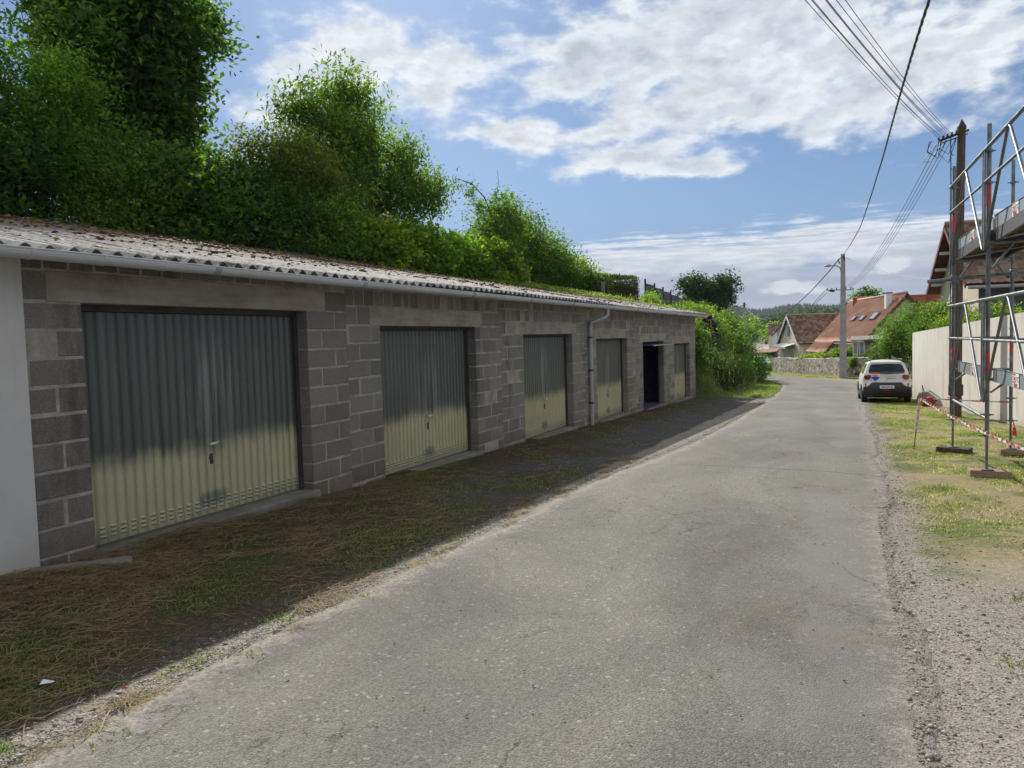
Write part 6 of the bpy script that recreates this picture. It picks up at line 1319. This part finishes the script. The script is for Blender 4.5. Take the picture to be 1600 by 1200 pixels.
        patch('balloon_red', dens([(cx+.14*math.cos(a), 1.03+.065*math.sin(a)) for a in np.linspace(0, math.pi, 8)], 1), PDR, .024)
        patch('balloon_blue', dens([(cx-.145, .935), (cx-.05, .95), (cx+.05, .95), (cx+.145, .935), (cx+.11, .87), (cx+.03, .79), (cx-.03, .79), (cx-.11, .87)], 2), PBLUE, .024)
        place_text('RE/MAX', .062, PDR, T, (cx, yr(.98, cx)-.034, .985), (1, 0, 0), (0, 0, 1), .85, .001)
        patch('balloon_basket', dens([(cx-.014, .735), (cx+.014, .735), (cx+.014, .758), (cx-.014, .758)], 1), PBK, .02)
        m = MB(); m.tube([(0, .55, 1.53), (0, .48, 1.62)], .006, 5); obj('antenna', m, PBK, T, world=False)
        for s in (-1, 1):
            m = MB(); m.tube([(s*.52, .42, 1.48), (s*.52, .5, 1.545), (s*.53, 1.9, 1.555), (s*.53, 2.0, 1.49)], .017, 6); obj('roof_rail', m, PBLK, T, world=False, smooth=True)
        m = MB(); m.tube([(0, .33-.25, 1.06), (.18, .33-.27, 1.075)], .007, 5); obj('rear_wiper', m, PBK, T, world=False)
    for s in (-1, 1):
        m = MB(); o_ = [(.62, 1.03), (.80, 1.32), (1.0, 1.39), (1.55, 1.40), (2.05, 1.36), (2.45, 1.08), (1.5, 1.02)]
        V_ = [(s*(hw(z, y)+.006), y, z) for y, z in o_]; m.v += V_; m.t += [.5]*len(V_); m.f.append(tuple(range(len(V_)))[::s]); obj('side_window', m, PGL, T, world=False)
        m = MB(); m.bbox(min(s*.80, s*.96), max(s*.80, s*.96), 2.22, 2.34, .94, 1.06, .02); obj('mirror', m, PBLK, T, world=False)
        m = MB(); xs0 = s*.775; 
        m.box(min(xs0, xs0+s*.035), max(xs0, xs0+s*.035), .95, 2.6, .24, .36); obj('sill_trim', m, PBLK, T, world=False)
        for yw in (.64, 3.06):
            m = MB(); pr = []; 
            for k in range(13): a = math.pi*k/12; pr.append((yw+.385*math.cos(a), .29+.385*math.sin(a)))
            for k in range(13): a = math.pi*(12-k)/12; pr.append((yw+.30*math.cos(a), .29+.30*math.sin(a)))
            m.prism([(p[0], p[1]) for p in pr], 0, min(s*.70, s*.815), max(s*.70, s*.815)); obj('wheel_arch', m, PBLK, T, world=False)
            m = MB(); x0, x1 = s*.60, s*.80; m.tube([(x0, yw, .29), (x0+s*.02, yw, .29), (x1-s*.02, yw, .29), (x1, yw, .29)], [.27, .29, .29, .265], 24); w_ = obj('wheel', m, PTYRE, T, world=False, smooth=True, angle=40)
            m = MB(); m.tube([(x1-s*.01, yw, .29), (x1+s*.006, yw, .29)], [.18, .165], 20)
            for k in range(6): a = k*1.047; m.box(min(x1, x1+s*.012), max(x1, x1+s*.012), yw+.1*math.cos(a)-.015, yw+.1*math.cos(a)+.015, .29+.1*math.sin(a)-.015, .29+.1*math.sin(a)+.015)
            obj('rim', m, PCH, w_, world=False, smooth=True, angle=40)
    # front details
    m = MB(); ws = [(-.60, 2.36, 1.30), (.60, 2.36, 1.30), (.66, 2.88, 1.06), (-.66, 2.88, 1.06)]; m.poly([(x, y, z+.02) for x, y, z in ws]); m.poly([(x, y, z+.016) for x, y, z in ws][::-1]); obj('windscreen', m, PGL, T, world=False)
    for s in (-1, 1):
        m = MB(); m.bbox(min(s*.40, s*.62), max(s*.40, s*.62), 3.66, 3.745, .62, .72, .02); obj('headlight', m, PDW, T, world=False)
    m = MB(); m.bbox(-.5, .5, 3.70, 3.75, .3, .52, .02); obj('grille', m, PBLK, T, world=False)
    m = MB(); m.box(-.6, .6, .4, 3.4, .17, .215); obj('underbody', m, PBLK, T, world=False)
    return T
cz = float(base_h(26.9)); CT = car('parked_car', 'small white hatchback seen from behind, balloon logo on its tailgate, parked before the beige wall', (1.03, 26.25, cz+.06), .035, PW)
CT.rotation_euler = (-.031, 0, .035); CT.scale = (.885,)*3; CT.location.z = cz+.02; CT.location.y = 26.4
c2 = car('parked_car', 'pale silver car front poking out beside the dark shed at the bend', (-8.6, 76.5, -3.72), math.pi+.45, PS, False)
c3 = car('parked_car', 'dark red car parked on the distant road beside the white sided house', (-17.0, 203, -3.95), math.pi-.3, PR, False)
# ------------------------------------------------------------------ air
m = MB(); m.box(-3900, 3900, -60, 4400, -30, 160)
mh = bpy.data.materials.new('haze'); mh.use_nodes = True; t = NT(mh.node_tree); t.n.remove(t.n['Principled BSDF'])
pv = t.add('ShaderNodeVolumePrincipled'); pv.inputs['Color'].default_value = (.86, .92, 1, 1); pv.inputs['Density'].default_value = .00010; t.l.new(pv.outputs[0], t.n['Material Output'].inputs['Volume'])
o = obj('haze', m, mh); props(o, 'thin blue air between the camera and the far hills', 'haze', kind='stuff')

# bits of litter
def scrap(name, label, x, y, s, mt, z=.012):
    mb = MB(); mb.slab([(-s, -s*.6, .006), (s*.9, -s*.5, .012), (s, s*.6, .003), (-s*.8, s*.5, .016)], .0015); o = obj(name, mb, mt, world=False); o.location = (x, y, float(base_h(y))+z); o.rotation_euler = (.05, .1, .7); props(o, label, 'litter')
scrap('paper_scrap', 'crumpled white paper scrap in the shaded grass at the bottom left', -3.42, 2.24, .028, MWH, .03)
scrap('paper_scrap', 'small white scrap lying on the asphalt near the left road edge', -2.42, 2.72, .014, MWH, .035)
scrap('red_scrap', 'tiny red scrap in the gravel at the edge of the garage shadow', -3.04, 2.35, .012, MRED, .02)
